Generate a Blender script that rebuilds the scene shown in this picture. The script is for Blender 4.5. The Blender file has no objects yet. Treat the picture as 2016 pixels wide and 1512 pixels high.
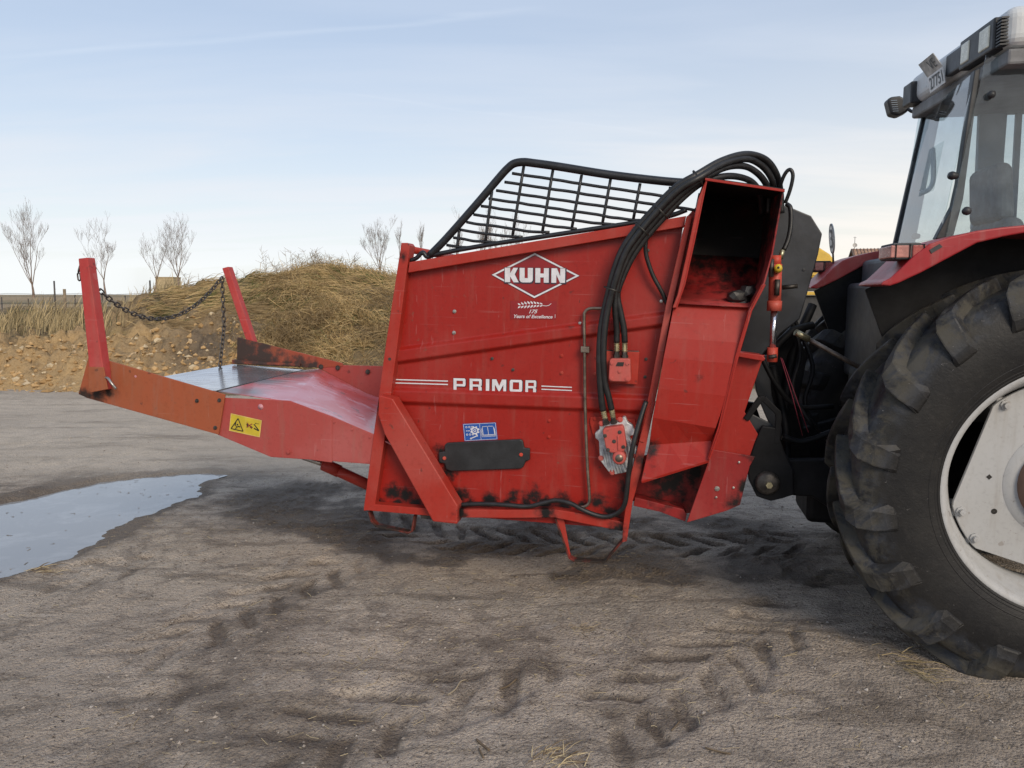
import bpy, bmesh, math, random
import numpy as np
from mathutils import Vector, Matrix
R = math.radians
random.seed(7)
rng = np.random.default_rng(11)
scene = bpy.context.scene
COL = scene.collection

# ------------------------------------------------------------------ camera
F, HOR, CAMH = 1514.0, 580.0, 1.65            # focal length in pixels of the 2016 px wide photograph, horizon row, eye height
TH = math.atan((756 - HOR) / F)
cam = bpy.data.cameras.new('camera')
cam.sensor_width = 36
cam.lens = F / 2016 * 36
cam.clip_start, cam.clip_end = 0.05, 6000
cam_ob = bpy.data.objects.new('camera', cam)
COL.objects.link(cam_ob)
cam_ob.location = (0, 0, CAMH)
cam_ob.rotation_euler = (R(90) - TH, 0, 0)
scene.camera = cam_ob

# ------------------------------------------------------------------ sky, sun, exposure
SUN_EL, SUN_AZ = R(30), R(158)                # azimuth clockwise from +Y (view direction)
world = bpy.data.worlds.new('World')
scene.world = world
world.use_nodes = True
wt = world.node_tree
wt.nodes.clear()


def wn(kind, **kw):
    n = wt.nodes.new(kind)
    for k, v in kw.items():
        setattr(n, k, v)
    return n


def wmath(op, a, b=None, clamp=False):
    n = wn('ShaderNodeMath', operation=op, use_clamp=clamp)
    for i, q in enumerate((a, b)):
        if q is None:
            continue
        if isinstance(q, (int, float)):
            n.inputs[i].default_value = q
        else:
            wt.links.new(q, n.inputs[i])
    return n.outputs[0]


def wmix(fac, a, b):
    n = wn('ShaderNodeMix', data_type='RGBA')
    for i, q in ((0, fac), (6, a), (7, b)):
        if isinstance(q, (int, float)):
            n.inputs[i].default_value = q
        elif isinstance(q, tuple):
            n.inputs[i].default_value = (*q, 1)
        else:
            wt.links.new(q, n.inputs[i])
    return n.outputs[2]


sky = wn('ShaderNodeTexSky', sky_type='NISHITA')
sky.sun_disc = False
sky.sun_elevation, sky.sun_rotation = SUN_EL, SUN_AZ
sky.air_density, sky.dust_density, sky.ozone_density = 1.0, 1.6, 1.2
tc = wn('ShaderNodeTexCoord')
sep = wn('ShaderNodeSeparateXYZ')
wt.links.new(tc.outputs['Generated'], sep.inputs[0])
zc = wmath('MAXIMUM', sep.outputs[2], 0.03)
# high thin cloud layer: direction projected on a flat ceiling
comb = wn('ShaderNodeCombineXYZ')
wt.links.new(wmath('DIVIDE', sep.outputs[0], wmath('ADD', zc, 0.12)), comb.inputs[0])
wt.links.new(wmath('DIVIDE', sep.outputs[1], wmath('ADD', zc, 0.12)), comb.inputs[1])
mp = wn('ShaderNodeMapping')
mp.inputs['Scale'].default_value = (0.35, 1.3, 1)
mp.inputs['Rotation'].default_value = (0, 0, R(8))
wt.links.new(comb.outputs[0], mp.inputs[0])
nz = wn('ShaderNodeTexNoise')
nz.inputs['Scale'].default_value = 1.6
nz.inputs['Detail'].default_value = 8
nz.inputs['Roughness'].default_value = 0.55
nz.inputs['Distortion'].default_value = 0.35
wt.links.new(mp.outputs[0], nz.inputs[0])
low0 = wmath('SUBTRACT', 1.0, wmath('MULTIPLY', zc, 2.2), clamp=True)
cirrus = wmath('MULTIPLY', wmath('SUBTRACT', nz.outputs[0], 0.40), 3.2, clamp=True)
veil = wmath('ADD', wmath('ADD', wmath('MULTIPLY', cirrus, 0.16), wmath('MULTIPLY', wmath('MULTIPLY', cirrus, low0), 0.25)), 0.58, clamp=True)
VEIL = (4.0, 4.75, 6.05)
VEIL_LOW = (7.2, 7.35, 7.2)
low = wmath('POWER', wmath('SUBTRACT', 1.0, wmath('MULTIPLY', zc, 1.9), clamp=True), 2.3)
warm = wmath('MULTIPLY', wmath('ADD', wmath('MULTIPLY', sep.outputs[0], 1.5), 0.28, clamp=True), low)
veil_col = wmix(wmath('MULTIPLY', warm, 0.9, clamp=True), wmix(low, VEIL, VEIL_LOW), (7.6, 6.95, 6.05))
skyc = wmix(wmath('ADD', veil, wmath('MULTIPLY', low, 0.35), clamp=True), sky.outputs[0], veil_col)


def ray(px, py):
    a, b = (px - 1008) / F, (756 - py) / F
    return Vector((a, math.cos(TH) + b * math.sin(TH), -math.sin(TH) + b * math.cos(TH)))


def contrail(p, q, width, gain, col):
    """thin line of ice cloud along the great circle through two sky directions, fading at both ends"""
    global skyc
    a, b = ray(*p).normalized(), ray(*q).normalized()
    n = a.cross(b).normalized()
    mid = (a + b).normalized()

    def dot(v):
        d = wn('ShaderNodeVectorMath', operation='DOT_PRODUCT')
        wt.links.new(tc.outputs['Generated'], d.inputs[0])
        d.inputs[1].default_value = v
        return d.outputs['Value']
    wob = wmath('MULTIPLY', wmath('SUBTRACT', nz.outputs[0], 0.5), 0.035)
    d = wmath('ABSOLUTE', wmath('ADD', dot(n), wob))
    band = wmath('SUBTRACT', 1.0, wmath('DIVIDE', d, width), clamp=True)
    half = math.cos(a.angle(mid))
    along = wmath('MULTIPLY', wmath('SUBTRACT', dot(mid), half), 1.0 / (1 - half) * 1.6, clamp=True)
    m = wmath('MULTIPLY', wmath('MULTIPLY', band, along), gain)
    skyc = wmix(wmath('MULTIPLY', m, wmath('ADD', wmath('MULTIPLY', cirrus, 0.6), 0.4)), skyc, col)


contrail((-120, 118), (1080, 18), 0.0035, 0.30, (6.2, 6.7, 7.4))
contrail((560, 172), (1420, 282), 0.0028, 0.14, (6.2, 6.6, 7.2))
bg = wn('ShaderNodeBackground')
bg.inputs[1].default_value = 0.088
wt.links.new(skyc, bg.inputs[0])
wo = wn('ShaderNodeOutputWorld')
wt.links.new(bg.outputs[0], wo.inputs[0])

sun = bpy.data.lights.new('sun', 'SUN')
sun.energy, sun.angle, sun.color = 1.5, R(24), (1.0, 0.86, 0.68)
sun_ob = bpy.data.objects.new('sun', sun)
COL.objects.link(sun_ob)
sd = Vector((math.sin(SUN_AZ) * math.cos(SUN_EL), math.cos(SUN_AZ) * math.cos(SUN_EL), math.sin(SUN_EL)))
sun_ob.rotation_euler = sd.to_track_quat('Z', 'Y').to_euler()
sun_ob.location = sd * 50

vs = scene.view_settings
vs.view_transform, vs.look, vs.exposure, vs.gamma = 'Standard', 'None', 0.68, 1.0
vs.use_curve_mapping = False
scene.cycles.use_denoising = True
scene.cycles.max_bounces = 6
scene.cycles.transparent_max_bounces = 16

# ------------------------------------------------------------------ frames: the implement and the tractor stand turned by YAW


class Frame:
    def __init__(self, origin, yaw, tilt):
        c, s = math.cos(yaw), math.sin(yaw)
        self.O = Vector(origin)
        self.U = Vector((c * math.cos(tilt), -s * math.cos(tilt), -math.sin(tilt)))
        self.V = Vector((s, c, 0))
        self.W = self.U.cross(self.V)

    def loc(self, p):
        d = p - self.O
        return Vector((d.dot(self.U), d.dot(self.V), d.dot(self.W)))

    def wor(self, l):
        return self.O + self.U * l[0] + self.V * l[1] + self.W * l[2]

    def at(self, px, py, v):
        """measured image point -> local point on the machine plane at lateral distance v"""
        r = ray(px, py)
        C = Vector((0, 0, CAMH))
        k = (v - (C - self.O).dot(self.V)) / r.dot(self.V)
        return self.loc(C + r * k)

    def mat(self):
        m = Matrix((self.U, self.V, self.W)).transposed().to_4x4()
        m.translation = self.O
        return m


YAW, TILT, D0, WID = R(11), R(1.3), 4.05, 1.15
IMP = Frame((0, D0, 0), YAW, TILT)
TRA = Frame((0, D0, 0), YAW, 0)
TRA.O = TRA.wor((2.2, 0.575, 0))
TRA.O.z = 0
TV = -0.575                                        # implement lateral v -> tractor lateral v
I = IMP.at


def T(px, py, v):
    """tractor-local point; v counted like the implement's (0 = near side panel)"""
    return TRA.at(px, py, v + TV)


def ground_at(px, py, z=0.0):
    r = ray(px, py)
    k = (z - CAMH) / r.z
    return Vector((r.x * k, r.y * k, z))


# ------------------------------------------------------------------ mesh helpers
class MB:
    def __init__(self):
        self.v, self.f, self.sm = [], [], []

    def add(self, vs, fs, smooth=False):
        o = len(self.v)
        self.v.extend(tuple(p) for p in vs)
        self.f.extend(tuple(i + o for i in f) for f in fs)
        self.sm.extend([smooth] * len(fs))
        return self

    def prism(self, pts, off):
        n = len(pts)
        off = Vector(off)
        vs = [Vector(p) for p in pts] + [Vector(p) + off for p in pts]
        fs = [tuple(range(n)), tuple(range(2 * n - 1, n - 1, -1))]
        fs += [(i, i + n, (i + 1) % n + n, (i + 1) % n) for i in range(n)]
        return self.add(vs, fs)

    def box(self, a, b):
        x0, y0, z0 = a
        x1, y1, z1 = b
        return self.prism([(x0, y0, z0), (x1, y0, z0), (x1, y0, z1), (x0, y0, z1)], (0, y1 - y0, 0))

    def bar(self, a, b, w, h, up=(0, 0, 1)):
        a, b = Vector(a), Vector(b)
        d = (b - a).normalized()
        s = d.cross(Vector(up))
        if s.length < 1e-4:
            s = d.cross(Vector((1, 0, 0)))
        s.normalize()
        u = s.cross(d)
        s *= w / 2
        u *= h / 2
        return self.prism([a - s - u, a + s - u, a + s + u, a - s + u], b - a)

    def tube(self, path, r, n=8, cap=True, smooth=True):
        P = [Vector(p) for p in path]
        rs = r if isinstance(r, (list, tuple)) else [r] * len(P)
        t0 = (P[1] - P[0]).normalized()
        nrm = t0.cross(Vector((0.31, 0.17, 0.93)))
        if nrm.length < 1e-3:
            nrm = t0.cross(Vector((1, 0, 0)))
        nrm.normalize()
        vs, fs = [], []
        for i, p in enumerate(P):
            t = (P[min(i + 1, len(P) - 1)] - P[max(i - 1, 0)])
            if t.length < 1e-9:
                t = t0
            t.normalize()
            nrm = (nrm - t * nrm.dot(t))
            nrm.normalize()
            b = t.cross(nrm)
            for k in range(n):
                a = 2 * math.pi * k / n
                vs.append(p + (nrm * math.cos(a) + b * math.sin(a)) * rs[i])
        for i in range(len(P) - 1):
            for k in range(n):
                fs.append((i * n + k, i * n + (k + 1) % n, (i + 1) * n + (k + 1) % n, (i + 1) * n + k))
        self.add(vs, fs, smooth)
        if cap:
            o = len(self.v) - len(vs)
            self.f.append(tuple(o + k for k in range(n - 1, -1, -1)))
            self.f.append(tuple(o + (len(P) - 1) * n + k for k in range(n)))
            self.sm += [False, False]
        return self

    def lathe(self, prof, org, axis, n=32, smooth=True, closed=False):
        """prof: (radius, distance along axis)"""
        ax = Vector(axis).normalized()
        e = ax.cross(Vector((0, 0, 1)))
        if e.length < 1e-3:
            e = Vector((1, 0, 0))
        e.normalize()
        g = ax.cross(e)
        vs, fs = [], []
        for r, h in prof:
            for k in range(n):
                a = 2 * math.pi * k / n
                vs.append(Vector(org) + ax * h + (e * math.cos(a) + g * math.sin(a)) * r)
        m = len(prof)
        for i in range(m if closed else m - 1):
            j = (i + 1) % m
            for k in range(n):
                fs.append((i * n + k, i * n + (k + 1) % n, j * n + (k + 1) % n, j * n + k))
        return self.add(vs, fs, smooth)

    def disc_cap(self, r, h, org, axis, n=32):
        return self.lathe([(1e-4, h), (r, h)], org, axis, n, False)

    def build(self, name, mat, parent=None, bevel=0, normals=True, segs=2):
        me = bpy.data.meshes.new(name)
        me.from_pydata([tuple(p) for p in self.v], [], self.f)
        me.polygons.foreach_set('use_smooth', self.sm)
        if normals:
            bm = bmesh.new()
            bm.from_mesh(me)
            bmesh.ops.recalc_face_normals(bm, faces=bm.faces)
            bm.to_mesh(me)
            bm.free()
        return link(name, me, mat, parent, bevel, segs)


def link(name, me, mat, parent=None, bevel=0, segs=2):
    ob = bpy.data.objects.new(name, me)
    COL.objects.link(ob)
    if mat is not None:
        me.materials.clear()
        me.materials.append(M[mat] if isinstance(mat, str) else mat)
    ob.parent = parent
    if bevel:
        md = ob.modifiers.new('edge', 'BEVEL')
        md.width, md.segments, md.limit_method, md.angle_limit = bevel, segs, 'ANGLE', R(35)
        md.harden_normals = False
    return ob


def mesh_np(name, co, faces, mat, parent=None, smooth=False):
    """co (n,3) array; faces (m,k) int array with k = 3 or 4"""
    me = bpy.data.meshes.new(name)
    co = np.ascontiguousarray(co, dtype=np.float32)
    faces = np.ascontiguousarray(faces, dtype=np.int32)
    m, k = faces.shape
    me.vertices.add(len(co))
    me.vertices.foreach_set('co', co.ravel())
    me.loops.add(m * k)
    me.loops.foreach_set('vertex_index', faces.ravel())
    me.polygons.add(m)
    me.polygons.foreach_set('loop_start', np.arange(0, m * k, k, dtype=np.int32))
    me.polygons.foreach_set('use_smooth', np.full(m, smooth))
    me.update(calc_edges=True)
    return link(name, me, mat, parent)


def tag(o, label, cat=None, group=None, kind=None):
    if label:
        o['label'] = label
    if cat:
        o['category'] = cat
    if group:
        o['group'] = group
    if kind:
        o['kind'] = kind
    return o


def empty(name, loc=(0, 0, 0), mat=None):
    o = bpy.data.objects.new(name, None)
    o.empty_display_size = 0.1
    COL.objects.link(o)
    if mat is not None:
        o.matrix_world = mat
    else:
        o.location = loc
    return o


def spline(pts, k=8):
    P = [Vector(p) for p in pts]
    P = [P[0] * 2 - P[1]] + P + [P[-1] * 2 - P[-2]]
    out = []
    for i in range(1, len(P) - 2):
        for j in range(k):
            t = j / k
            a, b, c, d = P[i - 1], P[i], P[i + 1], P[i + 2]
            out.append(0.5 * ((2 * b) + (c - a) * t + (2 * a - 5 * b + 4 * c - d) * t * t + (3 * b - a - 3 * c + d) * t ** 3))
    out.append(P[-2])
    return out


# ------------------------------------------------------------------ numpy noise
def _hash(ix, iy, seed):
    h = (ix.astype(np.int64) * 374761393 + iy.astype(np.int64) * 668265263 + seed * 974634777) & 0x7fffffff
    h = (h ^ (h >> 13)) * 1274126177 & 0x7fffffff
    h = h ^ (h >> 16)
    return (h & 0xffff) / 65535.0


def vnoise(x, y, seed=0):
    ix, iy = np.floor(x), np.floor(y)
    fx, fy = x - ix, y - iy
    fx, fy = fx * fx * fx * (fx * (fx * 6 - 15) + 10), fy * fy * fy * (fy * (fy * 6 - 15) + 10)
    a, b = _hash(ix, iy, seed), _hash(ix + 1, iy, seed)
    c, d = _hash(ix, iy + 1, seed), _hash(ix + 1, iy + 1, seed)
    return (a + (b - a) * fx) * (1 - fy) + (c + (d - c) * fx) * fy - 0.5


def fbm(x, y, scale, octs=4, seed=0, gain=0.5):
    s, a = np.zeros_like(x, dtype=float), 1.0
    for o in range(octs):
        s += a * vnoise(x * scale + 17.3 * o, y * scale - 9.1 * o, seed + o)
        scale *= 2.03
        a *= gain
    return s


def sstep(a, b, x):
    t = np.clip((x - a) / (b - a), 0, 1)
    return t * t * (3 - 2 * t)


# ------------------------------------------------------------------ materials
M = {}


class Mat:
    def __init__(self, name):
        self.m = bpy.data.materials.new(name)
        self.m.use_nodes = True
        self.t = self.m.node_tree
        self.p = self.t.nodes['Principled BSDF']
        self.out = self.t.nodes['Material Output']
        M[name] = self.m
        self.co = None

    def n(self, kind, **kw):
        q = self.t.nodes.new(kind)
        for k, v in kw.items():
            setattr(q, k, v)
        return q

    def put(self, sock, q):
        if isinstance(q, (int, float)):
            sock.default_value = q
        elif isinstance(q, tuple):
            sock.default_value = (*q, 1) if len(q) == 3 and sock.type == 'RGBA' else q
        else:
            self.t.links.new(q, sock)

    def obj(self):
        if self.co is None:
            self.co = self.n('ShaderNodeTexCoord').outputs['Object']
        return self.co

    def world(self):
        return self.n('ShaderNodeNewGeometry').outputs['Position']

    def noise(self, scale, detail=4, rough=0.55, dist=0.0, vec=None, stretch=None):
        q = self.n('ShaderNodeTexNoise')
        q.inputs['Scale'].default_value = scale
        q.inputs['Detail'].default_value = detail
        q.inputs['Roughness'].default_value = rough
        q.inputs['Distortion'].default_value = dist
        v = vec if vec is not None else self.obj()
        if stretch:
            mp = self.n('ShaderNodeMapping')
            mp.inputs['Scale'].default_value = stretch
            self.t.links.new(v, mp.inputs[0])
            v = mp.outputs[0]
        self.t.links.new(v, q.inputs['Vector'])
        return q.outputs[0]

    def voro(self, scale, vec=None, feature='F1', rnd=1.0):
        q = self.n('ShaderNodeTexVoronoi', feature=feature)
        q.inputs['Scale'].default_value = scale
        q.inputs['Randomness'].default_value = rnd
        self.t.links.new(vec if vec is not None else self.obj(), q.inputs['Vector'])
        return q.outputs['Distance']

    def math(self, op, a, b=None, clamp=False):
        q = self.n('ShaderNodeMath', operation=op, use_clamp=clamp)
        self.put(q.inputs[0], a)
        if b is not None:
            self.put(q.inputs[1], b)
        return q.outputs[0]

    def ramp(self, x, lo, hi):
        q = self.n('ShaderNodeMapRange', interpolation_type='SMOOTHSTEP')
        self.put(q.inputs[0], x)
        q.inputs[1].default_value, q.inputs[2].default_value = lo, hi
        return q.outputs[0]

    def mix(self, fac, a, b):
        q = self.n('ShaderNodeMix', data_type='RGBA')
        self.put(q.inputs[0], fac)
        self.put(q.inputs[6], a)
        self.put(q.inputs[7], b)
        return q.outputs[2]

    def bump(self, h, strength=0.3, dist=0.01, normal=None):
        q = self.n('ShaderNodeBump')
        q.inputs['Strength'].default_value = strength
        q.inputs['Distance'].default_value = dist
        self.put(q.inputs['Height'], h)
        if normal is not None:
            self.t.links.new(normal, q.inputs['Normal'])
        return q.outputs[0]

    def set(self, col=None, rough=None, metal=None, normal=None, spec=None, coat=None):
        for k, q in (('Base Color', col), ('Roughness', rough), ('Metallic', metal), ('Normal', normal),
                     ('Specular IOR Level', spec), ('Coat Weight', coat)):
            if q is not None:
                self.put(self.p.inputs[k], q)
        return self

    def stains(self, blobs, scale=16, reach=0.8):
        """irregular patches round given local points: (x, y, z, radius)"""
        acc = None
        nz = self.noise(scale, 5, 0.65)
        for x, y, z, r in blobs:
            d = self.n('ShaderNodeVectorMath', operation='DISTANCE')
            self.t.links.new(self.obj(), d.inputs[0])
            d.inputs[1].default_value = (x, y, z)
            g = self.math('SUBTRACT', 1.0, self.math('DIVIDE', d.outputs['Value'], r), clamp=True)
            acc = g if acc is None else self.math('MAXIMUM', acc, g)
        s = self.math('ADD', acc, self.math('MULTIPLY', self.math('SUBTRACT', nz, 0.5), reach * 2))
        s = self.math('MULTIPLY', s, self.math('GREATER_THAN', acc, 0.001))
        return self.ramp(s, 0.22, 0.85)


def paint(name, base, faded, rough=0.42, blobs=None, fade_lo=0.42, fade_hi=0.66, chips=0.0, chip_col=(0.03, 0.022, 0.02), dust=0.12,
          dust_col=(0.20, 0.15, 0.12), bump=0.12, rust=None, blob_col=(0.008, 0.007, 0.007), spots=0.5, spec=0.30):
    m = Mat(name)
    a = m.noise(1.7, 5, 0.6, 0.3)
    c = m.mix(m.ramp(a, fade_lo, fade_hi), base, faded)
    streak = m.noise(3.0, 5, 0.65, vec=None, stretch=(6, 6, 0.7))
    c = m.mix(m.math('MULTIPLY', m.ramp(streak, 0.48, 0.75), dust), c, dust_col)
    fine = m.noise(46, 3, 0.6)
    c = m.mix(m.math('MULTIPLY', m.ramp(fine, 0.5, 0.75), 0.22), c, tuple(q * 0.45 for q in base))
    sc1 = m.noise(7, 3, 0.6, 0.2, stretch=(0.35, 1, 9))
    sc2 = m.noise(6, 3, 0.6, 0.2, stretch=(7, 1, 0.8))
    scr = m.math('MAXIMUM', m.ramp(sc1, 0.665, 0.69), m.ramp(sc2, 0.68, 0.70))
    c = m.mix(m.math('MULTIPLY', scr, 0.30), c, tuple(min(0.6, q * 0.8 + 0.10) for q in faded))
    splash = m.math('MULTIPLY', m.ramp(m.noise(34, 5, 0.75, 0.4), 0.60, 0.70), m.ramp(m.noise(1.3, 3, 0.6), 0.42, 0.62))
    c = m.mix(m.math('MULTIPLY', splash, 0.55), c, (0.13, 0.085, 0.06))
    if rust:
        r = m.noise(4.5, 7, 0.7, 0.4)
        c = m.mix(m.ramp(r, rust[0], rust[0] + 0.14), c, rust[1])
    if spots:
        sp = m.noise(17, 2, 0.5, 0.2)
        c = m.mix(m.math('MULTIPLY', m.ramp(sp, 0.70, 0.76), spots), c, chip_col)
    rg = m.math('ADD', m.math('MULTIPLY', m.noise(5, 5, 0.6), 0.28), rough - 0.12)
    if chips:
        k = m.noise(26, 4, 0.7, 0.6)
        c = m.mix(m.ramp(k, 0.72 - chips * 0.1, 0.75 - chips * 0.1), c, chip_col)
    if blobs:
        s = m.stains(blobs)
        c = m.mix(s, c, blob_col)
        rg = m.math('ADD', rg, m.math('MULTIPLY', s, 0.12))
    h = m.math('ADD', m.noise(2.2, 2, 0.5), m.math('MULTIPLY', m.noise(90, 3, 0.6), 0.03))
    m.set(col=c, rough=rg, normal=m.bump(h, bump, 0.02), spec=spec)
    return m


def flat(name, col, rough=0.5, metal=0.0, var=0.25, scale=12, bump=0.15):
    m = Mat(name)
    a = m.noise(scale, 5, 0.6)
    c = m.mix(m.ramp(a, 0.35, 0.7), tuple(q * (1 - var) for q in col), tuple(min(1, q * (1 + var)) for q in col))
    m.set(col=c, rough=m.math('ADD', m.math('MULTIPLY', m.noise(scale * 2.3, 3), 0.24), rough - 0.12), metal=metal,
          normal=m.bump(m.noise(scale * 6, 3), bump, 0.004))
    return m


# ------------------------------------------------------------------ ground materials
def soil_mat():
    m = Mat('yard_soil')
    P = m.world()
    damp_shade = m.n('ShaderNodeAttribute', attribute_name='damp_shade').outputs['Fac']  # damp soil, plus the shade painted in under the machine
    far = m.n('ShaderNodeAttribute', attribute_name='far').outputs['Fac']
    a = m.noise(0.55, 6, 0.62, 0.4, vec=P)
    b = m.noise(4.2, 6, 0.66, 0.5, vec=P)
    g = m.noise(38, 4, 0.7, vec=P)
    c = m.mix(m.ramp(a, 0.36, 0.66), (0.425, 0.356, 0.288), (0.55, 0.470, 0.384))
    c = m.mix(m.math('MULTIPLY', m.ramp(b, 0.48, 0.66), 0.75), c, (0.235, 0.198, 0.165))
    pale = m.noise(7.5, 5, 0.7, 0.8, vec=P)
    c = m.mix(m.math('MULTIPLY', m.ramp(pale, 0.56, 0.70), 0.5), c, (0.54, 0.49, 0.44))
    c = m.mix(m.math('MULTIPLY', m.ramp(g, 0.54, 0.70), 0.65), c, (0.130, 0.104, 0.085))
    mpn = m.n('ShaderNodeMapping')
    mpn.inputs['Rotation'].default_value = (0, 0, R(-42))
    mpn.inputs['Scale'].default_value = (0.8, 3.6, 1)
    m.t.links.new(P, mpn.inputs[0])
    smear = m.noise(1.5, 7, 0.72, 0.5, vec=mpn.outputs[0])
    c = m.mix(m.math('MULTIPLY', m.ramp(smear, 0.50, 0.63), 0.75), c, (0.200, 0.163, 0.128))
    fleck = m.noise(62, 2, 0.6, 0.8, vec=P)
    c = m.mix(m.math('MULTIPLY', m.ramp(fleck, 0.63, 0.68), 0.9), c, (0.055, 0.044, 0.036))
    g2 = m.noise(150, 3, 0.75, vec=P)
    c = m.mix(m.math('MULTIPLY', m.ramp(g2, 0.50, 0.66), 0.45), c, (0.16, 0.133, 0.112))
    c = m.mix(m.math('MULTIPLY', m.ramp(g2, 0.46, 0.34), 0.40), c, (0.60, 0.55, 0.50))
    sp = m.voro(75, vec=P)
    c = m.mix(m.math('MULTIPLY', m.ramp(sp, 0.17, 0.10), 0.45), c, (0.40, 0.36, 0.30))
    dn = m.math('ADD', damp_shade, m.math('MULTIPLY', m.math('SUBTRACT', m.noise(6, 6, 0.7, 0.6, vec=P), 0.5), 1.1))
    wet_shade = m.ramp(dn, 0.18, 0.80)
    c = m.mix(m.math('MULTIPLY', wet_shade, 0.80), c, (0.108, 0.085, 0.066))  # wet soil and the painted shade share this dark tone
    stk_ = m.noise(1.0, 6, 0.7, 0.3, vec=P, stretch=(0.6, 2.8, 1))
    yy = m.n('ShaderNodeSeparateXYZ')
    m.t.links.new(P, yy.inputs[0])
    away = m.ramp(m.math('ADD', yy.outputs[1], m.math('MULTIPLY', m.noise(0.7, 4, 0.6, vec=P), 2.0)), 7.2, 8.8)
    c = m.mix(m.math('MULTIPLY', away, 0.55), c, (0.60, 0.525, 0.43))
    c = m.mix(m.math('MULTIPLY', m.math('MULTIPLY', m.ramp(stk_, 0.50, 0.68), away), 0.50), c, (0.16, 0.13, 0.105))
    # fields far off: stubble and fallow in long strips
    f = m.noise(0.02, 5, 0.6, vec=P, stretch=(0.35, 3.5, 1))
    fc = m.mix(m.ramp(f, 0.40, 0.60), (0.34, 0.255, 0.160), (0.21, 0.175, 0.105))
    c = m.mix(far, c, fc)
    crumbs = m.voro(55, vec=P)
    crumbs2 = m.voro(19, vec=P)
    h = m.math('ADD', m.math('MULTIPLY', m.noise(48, 7, 0.78, vec=P), 0.8), m.math('MULTIPLY', crumbs, -0.55))
    h = m.math('ADD', h, m.math('MULTIPLY', crumbs2, -0.15))
    h = m.math('ADD', h, m.math('MULTIPLY', m.voro(120, vec=P), -0.35))
    rough = m.math('SUBTRACT', 0.95, m.math('MULTIPLY', wet_shade, 0.22))
    m.set(col=c, rough=rough, normal=m.bump(h, 1.0, 0.021), spec=0.25)


soil_mat()


def mound_mat():
    m = Mat('mound_soil')
    P = m.world()
    s = m.n('ShaderNodeAttribute', attribute_name='soil').outputs['Fac']
    b = m.noise(1.3, 6, 0.65, 0.4, vec=P)
    g = m.noise(9, 6, 0.72, vec=P)
    orange = m.mix(m.ramp(b, 0.35, 0.68), (0.50, 0.345, 0.175), (0.42, 0.300, 0.170))
    orange = m.mix(m.math('MULTIPLY', m.ramp(g, 0.48, 0.68), 0.6), orange, (0.23, 0.145, 0.072))
    orange = m.mix(m.math('MULTIPLY', m.ramp(m.voro(9, vec=P), 0.22, 0.10), 0.65), orange, (0.52, 0.39, 0.23))
    thatch = m.mix(m.ramp(m.noise(5, 6, 0.7, vec=P), 0.40, 0.62), (0.17, 0.13, 0.082), (0.30, 0.225, 0.13))
    green = m.noise(0.55, 4, 0.6, 0.3, vec=P)
    thatch = m.mix(m.math('MULTIPLY', m.ramp(green, 0.53, 0.63), 0.75), thatch, (0.070, 0.092, 0.028))
    grey = m.mix(m.ramp(m.noise(6, 5, 0.7, vec=P), 0.45, 0.6), (0.17, 0.135, 0.10), (0.10, 0.08, 0.065))
    gm = m.n('ShaderNodeAttribute', attribute_name='grey').outputs['Fac']
    c = m.mix(s, thatch, orange)
    c = m.mix(gm, c, grey)
    h = m.math('ADD', m.noise(7, 8, 0.75, vec=P), m.math('MULTIPLY', m.voro(6.5, vec=P), -0.5))
    m.set(col=c, rough=0.95, normal=m.bump(h, 0.9, 0.12), spec=0.15)


mound_mat()


def blade_mat(name, dark, light, alt, altf=0.15, patch=None):
    m = Mat(name)
    r = m.n('ShaderNodeNewGeometry').outputs['Random Per Island']
    c = m.mix(r, dark, light)
    q = m.math('FRACT', m.math('MULTIPLY', r, 17.31))
    c = m.mix(m.math('LESS_THAN', q, altf), c, alt)
    if patch:
        k = m.noise(1.1, 4, 0.65, 0.4, vec=m.world())
        c = m.mix(m.ramp(k, 0.42, 0.60), c, patch)
    m.set(col=c, rough=0.75, spec=0.2)
    return m


blade_mat('dry_grass', (0.27, 0.185, 0.085), (0.68, 0.50, 0.25), (0.12, 0.135, 0.05), 0.10, (0.26, 0.185, 0.095))
blade_mat('reed_grass', (0.24, 0.185, 0.10), (0.52, 0.41, 0.23), (0.13, 0.11, 0.065), 0.2)
blade_mat('green_grass', (0.060, 0.085, 0.022), (0.125, 0.150, 0.045), (0.25, 0.19, 0.09), 0.25)
blade_mat('straw', (0.30, 0.235, 0.14), (0.52, 0.43, 0.27), (0.14, 0.105, 0.07), 0.3)
blade_mat('weed', (0.16, 0.125, 0.085), (0.27, 0.21, 0.14), (0.30, 0.25, 0.18), 0.2)
blade_mat('clod', (0.16, 0.135, 0.115), (0.36, 0.315, 0.27), (0.42, 0.385, 0.345), 0.10)
blade_mat('bank_stone', (0.30, 0.185, 0.08), (0.50, 0.335, 0.165), (0.50, 0.40, 0.26), 0.12)
flat('rock', (0.46, 0.335, 0.195), 0.9, var=0.4, scale=7, bump=0.6)
flat('bark', (0.205, 0.150, 0.120), 0.9, var=0.3, scale=3)
flat('twig', (0.20, 0.148, 0.115), 0.9, var=0.25, scale=3)
flat('fence_wood', (0.20, 0.155, 0.105), 0.9, var=0.35, scale=5)
flat('wire', (0.10, 0.09, 0.085), 0.6, 0.6)
flat('hut_wall', (0.46, 0.36, 0.215), 0.9, var=0.12, scale=2)


def water_mat():
    m = Mat('puddle_water')
    P = m.world()
    silt = m.noise(3.0, 6, 0.7, 0.5, vec=P)
    c = m.mix(m.ramp(silt, 0.45, 0.7), (0.25, 0.255, 0.26), (0.31, 0.315, 0.32))
    m.set(col=c, rough=0.035, normal=m.bump(m.noise(22, 3, 0.6, vec=P, stretch=(0.5, 1.4, 1)), 0.030, 0.01), spec=0.5)
    m.p.inputs['IOR'].default_value = 1.5


water_mat()

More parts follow.
